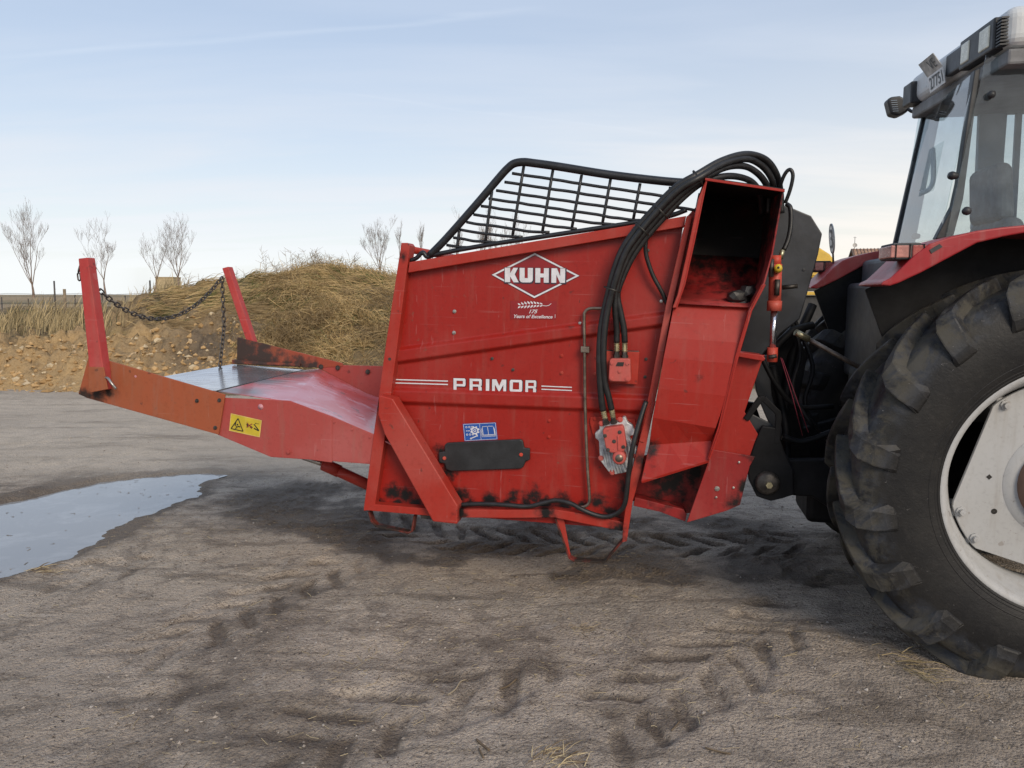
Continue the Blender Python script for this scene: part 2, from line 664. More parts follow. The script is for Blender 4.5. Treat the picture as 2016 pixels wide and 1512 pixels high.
# ------------------------------------------------------------------ the yard: one sheet out to the horizon
def graded(lo, hi, step, far_lo, far_hi, grow):
    a = list(np.arange(lo, hi + 1e-6, step))
    s, x = step, hi
    while x < far_hi:
        s *= grow
        x += s
        a.append(x)
    s, x = step, lo
    b = []
    while x > far_lo:
        s *= grow
        x -= s
        b.append(x)
    return np.array(b[::-1] + a)


GX = graded(-4.6, 3.6, 0.0155, -2600, 2600, 1.055)
GY = graded(2.2, 6.2, 0.0155, -200, 3200, 1.022)
XX, YY = np.meshgrid(GX, GY)

PUD = [(-420, 1012), (-200, 1000), (0, 985), (60, 972), (130, 955), (200, 942), (270, 934), (340, 929), (405, 926), (436, 932), (402, 941),
       (392, 956), (378, 972), (340, 984), (300, 1002), (262, 1014), (220, 1034), (203, 1050), (165, 1070), (130, 1088), (85, 1102),
       (40, 1117), (0, 1128), (-200, 1160), (-420, 1130)]
PUDW = [ground_at(*p) for p in PUD]


def poly_sdist(X, Y, poly):
    d = np.full(X.shape, 1e9)
    inside = np.zeros(X.shape, bool)
    n = len(poly)
    for i in range(n):
        ax, ay = poly[i].x, poly[i].y
        bx, by = poly[(i + 1) % n].x, poly[(i + 1) % n].y
        ex, ey = bx - ax, by - ay
        t = np.clip(((X - ax) * ex + (Y - ay) * ey) / (ex * ex + ey * ey), 0, 1)
        d = np.minimum(d, np.hypot(X - ax - t * ex, Y - ay - t * ey))
        cr = ((ay > Y) != (by > Y)) & (X < ex * (Y - ay) / (by - ay + 1e-12) + ax)
        inside ^= cr
    return np.where(inside, -d, d)


def track_field(X, Y, path, width, spacing, slope, seed):
    """distance along / across a tyre track; returns (rut mask, lug imprint)"""
    best = np.full(X.shape, 1e9)
    S = np.zeros(X.shape)
    Tt = np.zeros(X.shape)
    acc = 0.0
    for i in range(len(path) - 1):
        ax, ay, bx, by = path[i].x, path[i].y, path[i + 1].x, path[i + 1].y
        L = math.hypot(bx - ax, by - ay)
        ex, ey = (bx - ax) / L, (by - ay) / L
        s = np.clip((X - ax) * ex + (Y - ay) * ey, 0, L)
        t = -(X - ax) * ey + (Y - ay) * ex
        d = np.hypot(X - ax - s * ex, Y - ay - s * ey)
        k = d < best
        best = np.where(k, d, best)
        S = np.where(k, acc + s, S)
        Tt = np.where(k, t, Tt)
        acc += L
    edge = fbm(X, Y, 3.0, 3, seed) * 0.10
    rut = 1 - sstep(width * 0.42, width * 0.58, best + edge)
    side = np.where(Tt > 0, 0.5, 0.0)
    ph = (S + np.abs(Tt) * slope) / spacing + side + fbm(X, Y, 2.2, 4, seed + 5) * 0.40
    fr = ph - np.floor(ph)
    lug = sstep(0.04, 0.11, fr) * (1 - sstep(0.42, 0.50, fr)) * rut * sstep(0.012, 0.04, np.abs(Tt))
    ends = sstep(0.0, 0.5, S) * (1 - sstep(acc - 0.5, acc, S))
    return rut * ends, lug * ends


TRACKS = [  # pixel path, width, lug spacing, slope, imprint depth, dampness
    ([(640, 1010), (900, 1055), (1150, 1070), (1400, 1075), (1660, 1075)], 0.50, 0.215, 0.9, 0.030, 0.35),
    ([(100, 1345), (330, 1260), (560, 1150), (760, 1065)], 0.46, 0.24, 1.0, 0.015, 0.30),
    ([(380, 1540), (640, 1450), (900, 1350), (1130, 1250)], 0.50, 0.26, 1.0, 0.014, 0.28),
    ([(1020, 1560), (1230, 1400), (1430, 1280), (1640, 1190), (1760, 1130)], 0.52, 0.23, 0.9, 0.015, 0.30),
    ([(-60, 1180), (250, 1110), (520, 1060), (820, 1040)], 0.40, 0.22, 0.9, 0.010, 0.20),
    ([(-100, 890), (300, 845), (620, 830), (1000, 830)], 0.55, 0.30, 0.8, 0.018, 0.25),
    ([(-100, 1480), (200, 1400), (420, 1330), (700, 1300)], 0.42, 0.25, 0.9, 0.010, 0.30),
]
near = (np.abs(XX) < 12.5) & (YY > 1.8) & (YY < 14)
Z = np.zeros(XX.shape)
damp_shade = np.zeros(XX.shape)
xs, ys = XX[near], YY[near]
z = 0.045 * fbm(xs, ys, 0.45, 3, 3) + 0.020 * fbm(xs, ys, 2.1, 4, 9) + 0.0055 * fbm(xs, ys, 15, 4, 21, 0.65)
ridge = 1 - np.abs(fbm(xs, ys, 5.5, 3, 31)) * 3.2
z += 0.004 * np.clip(ridge, 0, 1) ** 2
dp = 0.15 + 0.5 * np.clip(fbm(xs, ys, 0.9, 4, 41) * 1.6, 0, 1)
for i, (pp, w, sp, sl, dep, dm) in enumerate(TRACKS):
    rut, lug = track_field(xs, ys, [ground_at(*p) for p in pp], w, sp, sl, 60 + i * 7)
    fade = sstep(-0.22, 0.12, fbm(xs, ys, 1.1, 4, 90 + i))
    rut, lug = rut * fade, lug * fade
    z -= 0.012 * rut + dep * lug
    z += 0.4 * dep * np.clip(rut * (1 - rut) * 4, 0, 1)
    dp += dm * lug + 0.20 * rut * sstep(-0.1, 0.35, fbm(xs, ys, 2.4, 4, 190 + i))
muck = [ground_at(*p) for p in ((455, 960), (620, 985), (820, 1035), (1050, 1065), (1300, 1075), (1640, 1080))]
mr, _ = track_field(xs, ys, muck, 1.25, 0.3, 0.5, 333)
muck_shade_w = mr * sstep(-0.35, 0.15, fbm(xs, ys, 1.6, 4, 611))
dp += 0.80 * muck_shade_w  # trodden muck, darkened further to paint the shade beneath the machine
z += 0.022 * muck_shade_w * np.clip(1 - np.abs(fbm(xs, ys, 6.5, 3, 621)) * 4, 0, 1) ** 2
sdp = poly_sdist(xs, ys, PUDW) + 0.10 * fbm(xs, ys, 3.0, 4, 51) + 0.03 * fbm(xs, ys, 14, 2, 55)
bowl = 1 - sstep(-0.22, 0.16, sdp)
z = z * (1 - 0.75 * bowl) - 0.075 * bowl + 0.012 * sstep(0.0, 0.12, sdp) * (1 - sstep(0.12, 0.5, sdp))
dp += 0.9 * (1 - sstep(0.0, 0.24, sdp))
dp *= 1 - 0.85 * sstep(6.4, 7.6, ys) * sstep(0.25, 0.7, sdp)
dp += 0.38 * sstep(11.6, 12.8, ys + 1.2 * fbm(xs, ys, 0.8, 3, 700))
fadeo = 1 - sstep(10.5, 12.5, np.abs(xs))
Z[near] = z * fadeo
damp_shade[near] = dp * fadeo + 0.10 * (1 - fadeo)
Z += 1.45 * sstep(24, 95, YY)
far = np.maximum(sstep(24, 34, YY + 1.5 * fbm(XX, YY, 0.15, 2, 71)), sstep(40, 60, np.abs(XX)))
ny, nx = XX.shape
idx = np.arange(nx * ny).reshape(ny, nx)
faces = np.stack([idx[:-1, :-1].ravel(), idx[:-1, 1:].ravel(), idx[1:, 1:].ravel(), idx[1:, :-1].ravel()], 1)
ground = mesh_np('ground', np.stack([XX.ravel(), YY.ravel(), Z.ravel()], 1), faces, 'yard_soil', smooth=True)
for nm, arr in (('damp_shade', damp_shade), ('far', far)):
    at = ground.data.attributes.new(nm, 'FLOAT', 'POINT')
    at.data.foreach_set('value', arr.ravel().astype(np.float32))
tag(ground, 'bare muddy farmyard ground with tyre tracks', kind='structure')


def ground_z(x, y):
    i = int(np.clip(np.searchsorted(GX, x) - 1, 0, nx - 2))
    j = int(np.clip(np.searchsorted(GY, y) - 1, 0, ny - 2))
    return float(Z[j, i])


def ground_zs(x, y):
    i = np.clip(np.searchsorted(GX, x), 0, nx - 1)
    j = np.clip(np.searchsorted(GY, y), 0, ny - 1)
    return Z[j, i]


# puddle: a water sheet held by the hollow in the yard
cx, cy = np.mean([p.x for p in PUDW]), np.mean([p.y for p in PUDW])
WL = -0.036
pv = []
for p in PUDW:
    d = Vector((p.x - cx, p.y - cy, 0))
    pv.append((p.x + d.x / d.length * 0.16, p.y + d.y / d.length * 0.16, WL))
mb = MB()
mb.add(pv, [tuple(range(len(pv)))])
tag(mb.build('puddle', 'puddle_water', normals=False), 'shallow puddle mirroring the pale sky on the left of the yard', kind='structure')
for pl in bpy.data.objects['puddle'].data.polygons:
    if pl.normal.z < 0:
        bpy.data.objects['puddle'].data.flip_normals()

# ------------------------------------------------------------------ strips: grass blades and straw
def blades(name, base, d0, d1, length, width, mat):
    """base (n,3); d0 first direction, d1 end direction (n,3); three-piece strips facing roughly the yard"""
    n = len(base)
    L = length[:, None]
    p0 = base
    p1 = base + d0 * L * 0.5
    p2 = p1 + (d0 * 0.4 + d1 * 0.6) * L * 0.3
    p3 = p2 + d1 * L * 0.25
    side = np.cross(d0, np.array([0.15, -1.0, 0.25]) + rng.normal(0, 0.5, (n, 3)))
    side /= np.linalg.norm(side, axis=1)[:, None] + 1e-9
    w = width[:, None] * 0.5 * side
    V = np.stack([p0 - w, p0 + w, p1 - w * 0.9, p1 + w * 0.9, p2 - w * 0.6, p2 + w * 0.6, p3], 1).reshape(-1, 3)
    o = np.arange(n)[:, None] * 7
    tri = np.array([[0, 1, 3], [0, 3, 2], [2, 3, 5], [2, 5, 4], [4, 5, 6]])
    Fc = (o[:, None, :] + tri[None]).reshape(-1, 3)
    return mesh_np(name, V, Fc, mat)


def unit(a):
    return a / (np.linalg.norm(a, axis=1)[:, None] + 1e-9)


# ------------------------------------------------------------------ earth mound and the bank of orange soil
MX = graded(-12.5, -1.0, 0.065, -75, 14, 1.045)
MY = graded(12.4, 20.5, 0.065, 12.0, 62, 1.04)
CREST_X = [-80, -14, -10.6, -9.2, -8.5, -7.8, -7.1, -6.2, -5.0, -3.0, -1.0, 1.5, 4.0, 7.0, 20]
CREST_H = [0.66, 0.68, 0.78, 0.88, 1.05, 1.38, 1.68, 1.88, 2.00, 2.02, 1.9, 1.5, 0.7, -0.3, -0.4]
CREST_W = [1.5, 1.5, 1.6, 1.8, 2.4, 3.4, 4.4, 5.2, 5.6, 5.8, 5.8, 5.8, 5.5, 5, 5]


def mound_h(x, y):
    crest = np.interp(x, CREST_X, CREST_H) + 0.10 * fbm(x, y * 0 + 3, 0.8, 3, 7)
    wd = np.interp(x, CREST_X, CREST_W)
    toe = 13.25 + 0.9 * fbm(x, x * 0 + 5.5, 0.33, 3, 77)
    t = np.clip((y - toe) / wd, 0, 1)
    h = crest * (1 - (1 - t) ** 1.75)
    back = 1 - sstep(22, 32, y)
    plat = np.minimum(crest, 0.66)
    h = np.where(y > 20, plat + (h - plat) * back, h)
    rough = sstep(0.02, 0.25, t)
    soil = 1 - sstep(-5.9, -4.7, x + 0.8 * fbm(x, y, 0.7, 3, 19) + 0.25 * (y - 14.5))
    h = h + rough * (0.36 * fbm(x, y, 0.55, 3, 101) + 0.16 * fbm(x, y, 2.0, 3, 111) + soil * 0.34 * np.abs(fbm(x, y, 2.2, 4, 121, 0.6)))
    h = h + rough * soil * 0.10 * np.clip(fbm(x, y, 7, 3, 131) * 3, -0.4, 1)
    soil = soil * (1 - sstep(0.42, 0.72, t + 0.5 * fbm(x, y, 0.9, 3, 29)) * sstep(-8.4, -7.2, x))
    h = np.where(y < toe, -0.15 * np.clip(toe - y, 0, 1), h)
    h = h - 2.2 * sstep(45, 60, y)
    return h, soil, t


mx, my = np.meshgrid(MX, MY)
mh, msoil, mt = mound_h(mx, my)
soil_attr = msoil * (1 - sstep(0.86, 1.0, mt + 0.25 * fbm(mx, my, 1.2, 3, 140)))
soil_attr *= 1 - sstep(17.5, 19.5, my)
grey_attr = np.exp(-(((mx + 5.6) / 0.9) ** 2 + ((my - 14.2) / 0.9) ** 2)) * 0.9
ny2, nx2 = mx.shape
idx = np.arange(nx2 * ny2).reshape(ny2, nx2)
faces = np.stack([idx[:-1, :-1].ravel(), idx[:-1, 1:].ravel(), idx[1:, 1:].ravel(), idx[1:, :-1].ravel()], 1)
mound = mesh_np('earth_mound', np.stack([mx.ravel(), my.ravel(), mh.ravel()], 1), faces, 'mound_soil', smooth=True)
for nm, arr in (('soil', soil_attr), ('grey', np.clip(grey_attr, 0, 1))):
    at = mound.data.attributes.new(nm, 'FLOAT', 'POINT')
    at.data.foreach_set('value', arr.ravel().astype(np.float32))
tag(mound, 'earth mound with a cut bank of orange soil', kind='structure')


def mz(x, y):
    return mound_h(np.asarray(x, float), np.asarray(y, float))[0]


# lying straw tussocks on the mound
def tussocks(n_c, per, x0, x1, y0, y1, Lr, keep=None, seed=0):
    g = np.random.default_rng(seed)
    cx, cy = g.uniform(x0, x1, n_c), g.uniform(y0, y1, n_c)
    if keep is not None:
        k = keep(cx, cy, g)
        cx, cy = cx[k], cy[k]
    n_c = len(cx)
    lean = 0.45 + 3.4 * fbm(cx, cy, 0.32, 3, 811) + g.normal(0, 0.3, n_c)
    hang = g.uniform(0.2, 1.0, n_c)
    size = g.uniform(0.55, 1.5, n_c)
    cid = np.repeat(np.arange(n_c), per)
    N = len(cid)
    x = cx[cid] + g.normal(0, 0.22, N) * size[cid]
    y = cy[cid] + g.normal(0, 0.16, N) * size[cid]
    zz = mz(x, y) - 0.02
    d0 = unit(np.stack([lean[cid] + g.normal(0, 0.35, N), -hang[cid] + g.normal(0, 0.3, N), 0.45 + g.normal(0, 0.28, N)], 1))
    d1 = unit(np.stack([lean[cid] * 1.3 + g.normal(0, 0.4, N), -hang[cid] * 1.2 + g.normal(0, 0.3, N), -0.42 + g.normal(0, 0.25, N)], 1))
    L = g.uniform(Lr[0], Lr[1], N) * size[cid]
    return np.stack([x, y, zz], 1), d0, d1, L


def keep_straw(x, y, g):
    s = mound_h(x, y)[1]
    return g.uniform(size=len(x)) > s * 1.05


b, d0, d1, L = tussocks(760, 74, -8.8, 0.8, 13.6, 20.5, (0.22, 0.72), keep_straw, 5)
blades('dry_grass', b, d0, d1, L, np.random.default_rng(2).uniform(0.005, 0.012, len(b)), 'dry_grass')
tag(bpy.data.objects['dry_grass'], 'flattened straw-coloured dry grass covering the mound', kind='stuff')
b, d0, d1, L = tussocks(190, 90, -7.4, -0.5, 15.8, 20.5, (0.15, 0.45), lambda x, y, g: fbm(x, y, 0.55, 3, 300) > 0.0, 8)
blades('green_grass', b, d0, d1 + np.array([0, 0, 0.6]), L, np.random.default_rng(3).uniform(0.008, 0.016, len(b)), 'green_grass')
tag(bpy.data.objects['green_grass'], 'patches of short green grass near the mound top', kind='stuff')

# tall upright dry grass behind the bank on the left
g = np.random.default_rng(21)
N = 9000
x, y = g.uniform(-15, -7.6, N), 15.0 + g.gamma(1.6, 1.3, N)
k = (fbm(x, y, 0.7, 3, 401) + g.uniform(-0.25, 0.25, N) > -0.10) & (y < 24)
k &= x < -7.6 + 0.0 * y - sstep(-0.2, 0.4, fbm(x, y, 1.0, 2, 7)) * 0.8
x, y = x[k], y[k]
N = len(x)
d0 = unit(np.stack([g.normal(0.12, 0.16, N), g.normal(0, 0.16, N), np.ones(N)], 1))
d1 = unit(np.stack([g.normal(0.35, 0.35, N), g.normal(0, 0.3, N), g.uniform(0.1, 1.0, N)], 1))
blades('reed_grass', np.stack([x, y, mz(x, y) - 0.03], 1), d0, d1, g.uniform(0.28, 0.62, N), g.uniform(0.008, 0.018, N), 'reed_grass')
tag(bpy.data.objects['reed_grass'], 'tall dry upright grass growing behind the orange bank', kind='stuff')

# wispy dead weeds along the crest
mb = MB()
random.seed(31)
for i in range(95):
    x = random.uniform(-8.4, 0.5)
    if random.random() < 0.35:
        x = random.gauss(-4.6, 0.6)
    y = random.uniform(17.8, 20.2)
    h = random.uniform(0.25, 0.75)
    p = Vector((x, y, float(mz(x, y)) - 0.03))
    lean = Vector((random.gauss(-0.25, 0.35), random.gauss(0, 0.2), 1)).normalized()
    q = p + lean * h
    mb.tube([p, (p + q) / 2 + Vector((random.gauss(0, 0.02), 0, 0)), q], [0.006, 0.004, 0.002], 3, cap=False, smooth=False)
    for j in range(random.randint(4, 9)):
        t = random.uniform(0.35, 0.95)
        s = p.lerp(q, t)
        e = s + Vector((random.gauss(0, 0.12), random.gauss(0, 0.1), random.uniform(0.03, 0.16)))
        mb.tube([s, e], [0.004, 0.002], 3, cap=False, smooth=False)
tag(mb.build('dead_weeds', 'weed', normals=False), 'wispy dead weed stalks along the top of the mound', kind='stuff')


# loose stones
def rock_mesh(name, seed, sub=2):
    bm = bmesh.new()
    bmesh.ops.create_icosphere(bm, subdivisions=sub, radius=1)
    r = random.Random(seed)
    pl = [(Vector((r.gauss(0, 1), r.gauss(0, 1), r.gauss(0, 1))).normalized(), r.uniform(0.55, 0.9)) for _ in range(9)]
    for v in bm.verts:
        for n, d in pl:
            k = v.co.dot(n)
            if k > d:
                v.co -= n * (k - d)
        v.co *= 1 + r.uniform(-0.05, 0.05)
    me = bpy.data.meshes.new(name)
    bm.to_mesh(me)
    bm.free()
    return me


ROCKS = [rock_mesh('stone', 40 + i, 1) for i in range(6)]
for me in ROCKS:
    me.materials.append(M['rock'])
g = random.Random(77)
cnt = 0
while cnt < 26:
    x = g.uniform(-11.5, -4.4)
    y = g.uniform(13.0, 15.4)
    s = 0.035 + 0.075 * g.random() ** 2
    zz = float(mz(x, y)) + s * 0.1
    if zz < 0.02:
        zz = ground_z(x, y) + s * 0.25
    o = bpy.data.objects.new('stone', ROCKS[cnt % 6])
    COL.objects.link(o)
    o.location = (x, y, zz)
    o.rotation_euler = (g.uniform(0, 6), g.uniform(0, 6), g.uniform(0, 6))
    o.scale = (s * g.uniform(0.9, 1.5), s * g.uniform(0.8, 1.2), s * g.uniform(0.6, 1.0))
    tag(o, 'pale stone lying loose in the bank of orange soil', 'stone', 'stones in the orange soil bank')
    cnt += 1


def clods(name, xy, z, size, mat, squash=0.7):
    n = len(xy)
    base = np.array([[1, 0, 0], [-1, 0, 0], [0, 1, 0], [0, -1, 0], [0, 0, 1], [0, 0, -1]], float)
    tri = np.array([[0, 2, 4], [2, 1, 4], [1, 3, 4], [3, 0, 4], [2, 0, 5], [1, 2, 5], [3, 1, 5], [0, 3, 5]])
    V = base[None] * rng.uniform(0.6, 1.3, (n, 6, 1)) + rng.normal(0, 0.18, (n, 6, 3))
    a = rng.uniform(0, 6.28, n)
    c, s = np.cos(a)[:, None], np.sin(a)[:, None]
    V = np.stack([V[:, :, 0] * c - V[:, :, 1] * s, V[:, :, 0] * s + V[:, :, 1] * c, V[:, :, 2] * squash], 2) * size[:, None, None]
    V += np.concatenate([xy, z[:, None]], 1)[:, None, :]
    Fc = (np.arange(n)[:, None, None] * 6 + tri[None]).reshape(-1, 3)
    return mesh_np(name, V.reshape(-1, 3), Fc, mat)


g = np.random.default_rng(91)
n = 2000
x, y = g.uniform(-12.2, -4.6, n), 12.9 + g.gamma(2.0, 0.55, n)
k = (mound_h(x, y)[1] > 0.4 * g.uniform(size=n)) & (y < 16.2)
x, y = x[k], y[k]
zz = np.maximum(mz(x, y), 0.0)
sz = 0.010 + 0.075 * g.uniform(size=len(x)) ** 3.5
tag(clods('soil_clods', np.stack([x, y], 1), zz, sz, 'bank_stone'), 'small clods and gravel of the orange soil bank', kind='stuff')

# chunks of broken orange soil
base_me = [rock_mesh('chunk', 140 + i, 1) for i in range(4)]
g2 = np.random.default_rng(55)
VV, FF, off = [], [], 0
for i in range(420):
    x, y = g2.uniform(-12.2, -4.7), 13.0 + g2.gamma(2.2, 0.5)
    hh, so, tt = mound_h(np.array([x]), np.array([y]))
    if so[0] < 0.35 or tt[0] > 0.98 or y > 16:
        continue
    me = base_me[i % 4]
    co = np.array([v.co[:] for v in me.vertices])
    a = g2.uniform(0, 6.28)
    sc = (0.02 + 0.065 * g2.uniform() ** 2.6)
    rot = np.array([[math.cos(a), -math.sin(a), 0], [math.sin(a), math.cos(a), 0], [0, 0, 1]])
    co = (co * np.array([1.2, 1.0, .8]) * sc) @ rot.T + np.array([x, y, max(hh[0], 0.0) + sc * 0.05])
    VV.append(co)
    FF.append(np.array([p.vertices[:] for p in me.polygons]) + off)
    off += len(co)
tag(mesh_np('soil_chunks', np.concatenate(VV), np.concatenate(FF), 'bank_stone'), 'broken chunks of orange soil lying in the cut bank', kind='stuff')

# clods, crumbs and straw trodden into the yard
n = 26000
y = 2.3 + g.gamma(1.5, 2.0, n)
x = g.uniform(-1, 1, n) * (y * 0.75 + 0.4)
cl = fbm(x, y, 1.3, 3, 500) + g.uniform(-0.3, 0.3, n)
k = (cl > 0.0) & (y < 13)
x, y = x[k], y[k]
k = poly_sdist(x, y, PUDW) > 0.06
x, y = x[k], y[k]
sz = 0.0016 + 0.009 * g.uniform(size=len(x)) ** 5
tag(clods('mud_crumbs', np.stack([x, y], 1), ground_zs(x, y) + sz * 0.2, sz, 'clod', 0.6), 'small mud crumbs and pebbles strewn over the yard',
    kind='stuff')


def straw_bits(name, x, y, L, w, mat, ang=None, lift=0.0):
    n = len(x)
    a = g.uniform(0, 6.28, n) if ang is None else ang
    d = np.stack([np.cos(a), np.sin(a), g.normal(0, 0.07, n)], 1)
    zc = ground_zs(x, y) + 0.004 + lift
    p = np.stack([x, y, zc], 1)
    s = np.stack([-np.sin(a), np.cos(a), np.zeros(n)], 1) * (w / 2)[:, None]
    up = np.array([0, 0, 1.0])[None] * (w / 2)[:, None] * 0.8
    bend = s * g.normal(0, 3.5, n)[:, None]
    A, B, C = p - d * (L / 2)[:, None], p + bend, p + d * (L / 2)[:, None]
    V = np.stack([A - s, A + s, A + up, B - s, B + s, B + up, C - s, C + s, C + up], 1).reshape(-1, 3)
    q = np.array([[0, 2, 5, 3], [2, 1, 4, 5], [3, 5, 8, 6], [5, 4, 7, 8]])
    Fc = (np.arange(n)[:, None, None] * 9 + q[None]).reshape(-1, 4)
    return mesh_np(name, V, Fc, mat)


n = 5200
y = 2.4 + g.gamma(1.7, 1.7, n)
x = g.uniform(-1, 1, n) * (y * 0.72 + 0.3)
k = (fbm(x, y, 0.9, 3, 520) + g.uniform(-0.3, 0.3, n) > 0.05) & (poly_sdist(x, y, PUDW) > 0.03) & (y < 12)
x, y = x[k], y[k]
n = len(x)
tag(straw_bits('straw_litter', x, y, 0.012 + 0.07 * g.uniform(size=n) ** 3, g.uniform(0.0015, 0.0034, n), 'straw'),
    'short bits of straw trodden into the mud', kind='stuff')
# specks of debris on the water
n = 260
x, y = g.uniform(-4.6, -1.3, n), g.uniform(4.4, 7.2, n)
k = (poly_sdist(x, y, PUDW) < -0.08) & (fbm(x, y, 1.2, 2, 530) > -0.05)
x, y = x[k], y[k]
n = len(x)
o = straw_bits('floating_debris', x, y, g.uniform(0.01, 0.05, n), g.uniform(0.004, 0.010, n), 'clod')
co = np.zeros(len(o.data.vertices) * 3, np.float32)
o.data.vertices.foreach_get('co', co)
co = co.reshape(-1, 3)
co[:, 2] = WL + 0.002 + (co[:, 2] - co[:, 2].min()) * 0.02
o.data.vertices.foreach_set('co', co.ravel())
tag(o, 'dark specks of debris floating on the puddle', kind='stuff')


# single straws and tufts that stand out in the foreground
def twig(name, pts, r, label, mat='straw'):
    P = [ground_at(*p) for p in pts]
    P = [Vector((p.x, p.y, ground_z(p.x, p.y) + r + 0.003)) for p in P]
    mb = MB()
    mb.tube(spline(P, 4), r, 5)
    tag(mb.build(name, mat), label, 'straw' if name == 'straw_stalk' else 'twig')


twig('twig', [(882, 1356), (897, 1346), (906, 1334), (918, 1326)], 0.0035, 'thin bent pale twig on the mud below the middle of the machine', 'weed')
twig('straw_stalk', [(985, 1346), (1000, 1336), (1017, 1326)], 0.0045, 'short thick straw beside the bent twig')
twig('straw_stalk', [(938, 1454), (950, 1464), (963, 1476)], 0.0045, 'pale straw crossing another near the bottom edge')
twig('straw_stalk', [(952, 1490), (946, 1478), (943, 1470)], 0.0035, 'short straw standing below the crossed pale straw')
twig('straw_stalk', [(1388, 1472), (1415, 1478), (1438, 1484)], 0.0035, 'long straight straw at the bottom of the yard')
twig('straw_stalk', [(1322, 1428), (1331, 1418), (1338, 1410)], 0.003, 'small curved yellow straw in the wheel rut')


def tuft(name, px, py, sx, sy, n, L, label, ang, seed, mat='dry_grass'):
    c = ground_at(px, py)
    q = np.random.default_rng(seed)
    x, y = c.x + q.normal(0, sx, n), c.y + q.normal(0, sy, n)
    a = ang + q.normal(0, 0.55, n)
    d0 = unit(np.stack([np.cos(a), np.sin(a), q.uniform(0.0, 0.45, n)], 1))
    d1 = unit(np.stack([np.cos(a), np.sin(a), q.uniform(-0.5, 0.0, n)], 1))
    o = blades(name, np.stack([x, y, ground_zs(x, y) + 0.006], 1), d0, d1, q.uniform(L * 0.4, L, n), q.uniform(0.002, 0.0045, n), mat)
    tag(o, label, kind='stuff')


tuft('straw_tuft', 1795, 1318, 0.05, 0.08, 70, 0.13, 'tuft of greenish dry grass lying beside the big rear tyre', -1.0, 3, 'reed_grass')
tuft('straw_tuft', 1092, 1492, 0.05, 0.03, 60, 0.10, 'tuft of yellow straw at the bottom edge of the yard', 0.3, 4, 'straw')
tuft('straw_tuft', 82, 1124, 0.06, 0.03, 34, 0.12, 'tuft of straw at the near edge of the puddle', 0.4, 5, 'straw')
tuft('straw_tuft', 1140, 1232, 0.05, 0.03, 40, 0.06, 'dark tuft of dead grass on the mud below the skid loop', 0.2, 6, 'weed')


# ------------------------------------------------------------------ bare trees
def bare_tree(name, px, base_py, top_py, dist, seed, label, group, lean=0.0, fork=0.20, spread=0.5, stems=1):
    r = random.Random(seed)
    X = (px - 1008) / F * dist
    zb = ray(px, base_py).z / ray(px, base_py).y * dist + CAMH
    H = (base_py - top_py) / F * dist
    zg = min(zb, max(ground_z(X, dist), float(mz(X, dist))))
    up = zb - zg
    root = empty(name, (X, dist, zg))
    tr, cr = MB(), MB()
    b0, rmin = 0.024 * H, 0.0011 * H

    def branch(p, d, L, rad, lvl, mbx):
        segs = 4 if lvl < 3 else 3
        pts, rs = [p], [rad]
        q, dd = p.copy(), d.copy()
        for i in range(segs):
            dd = (dd + Vector((r.gauss(0, 0.10 if lvl else 0.03), r.gauss(0, 0.10), 0.10 if lvl else 0.05))).normalized()
            q = q + dd * L / segs
            pts.append(q.copy())
            rs.append(max(rmin if lvl < 4 else rmin * 0.6, rad * (1 - 0.62 * (i + 1) / segs)))
        mbx.tube(pts, rs, 6 if lvl < 2 else 3, cap=False)
        if lvl >= 5 or L < 0.03 * H:
            return
        nb = {0: r.randint(4, 6), 1: r.randint(4, 6), 2: r.randint(4, 6), 3: r.randint(4, 5), 4: 3}[lvl]
        for k in range(nb):
            t = 1.0 if (k == 0) else r.uniform(0.22 if lvl else 0.72, 1.0)
            i = min(segs - 1, int(t * segs))
            s = pts[i].lerp(pts[i + 1], t * segs - i)
            a = 2 * math.pi * (k + r.uniform(-0.3, 0.3)) / nb + lvl
            out = Vector((math.cos(a), math.sin(a), 0))
            sp = spread * (0.45 if k == 0 else 1.0) * r.uniform(0.7, 1.25)
            nd = (dd * (1 - 0.35 * sp) + out * sp + Vector((0, 0, 0.25))).normalized()
            branch(s, nd, L * r.uniform(0.36, 0.62) if lvl else (H * (1 - fork)) * r.uniform(0.50, 0.78), rs[i + 1] * (0.80 if k == 0 else 0.62),
                   lvl + 1, cr)
    for s in range(stems):
        d = Vector((lean + (r.gauss(0, 0.18) if stems > 1 else 0), 0, 1)).normalized()
        branch(Vector((r.gauss(0, 0.1) * (stems > 1), 0, -0.15)), d, H * fork * (1 if stems == 1 else r.uniform(0.6, 1)) + 0.15 + up, b0 / stems ** 0.5, 0, tr)
    tr.build('trunk', 'bark', root, normals=False)
    cr.build('crown', 'twig', root, normals=False)
    tag(root, label, 'tree', group)
    return root


GT = 'bare trees on the horizon'
bare_tree('bare_tree', 72, 581, 447, 84, 1, 'bare tree standing alone at the far left', GT, spread=0.50)
bare_tree('bare_tree', 213, 572, 458, 82, 5, 'bare tree with a few brown leaves just right of the near red post', GT, spread=0.62)
bare_tree('bare_tree', 308, 568, 468, 86, 9, 'small bare tree left of the tan block hut', GT, lean=0.08, spread=0.55)
bare_tree('bare_tree', 357, 566, 452, 88, 13, 'bare forked tree right of the tan block hut', GT, spread=0.6)
bare_tree('bare_tree', 752, 535, 430, 26, 17, 'bare branching tree growing behind the crest of the mound', GT, fork=0.22, spread=0.55)
GS = 'thin bare saplings behind the machine'
bare_tree('bare_sapling', 796, 500, 446, 30, 23, 'thin bare sapling right beside the red rear upright', GS, fork=0.3, spread=0.2)
bare_tree('bare_sapling', 832, 505, 440, 30, 27, 'taller thin bare sapling behind the grille corner', GS, fork=0.3, spread=0.24)
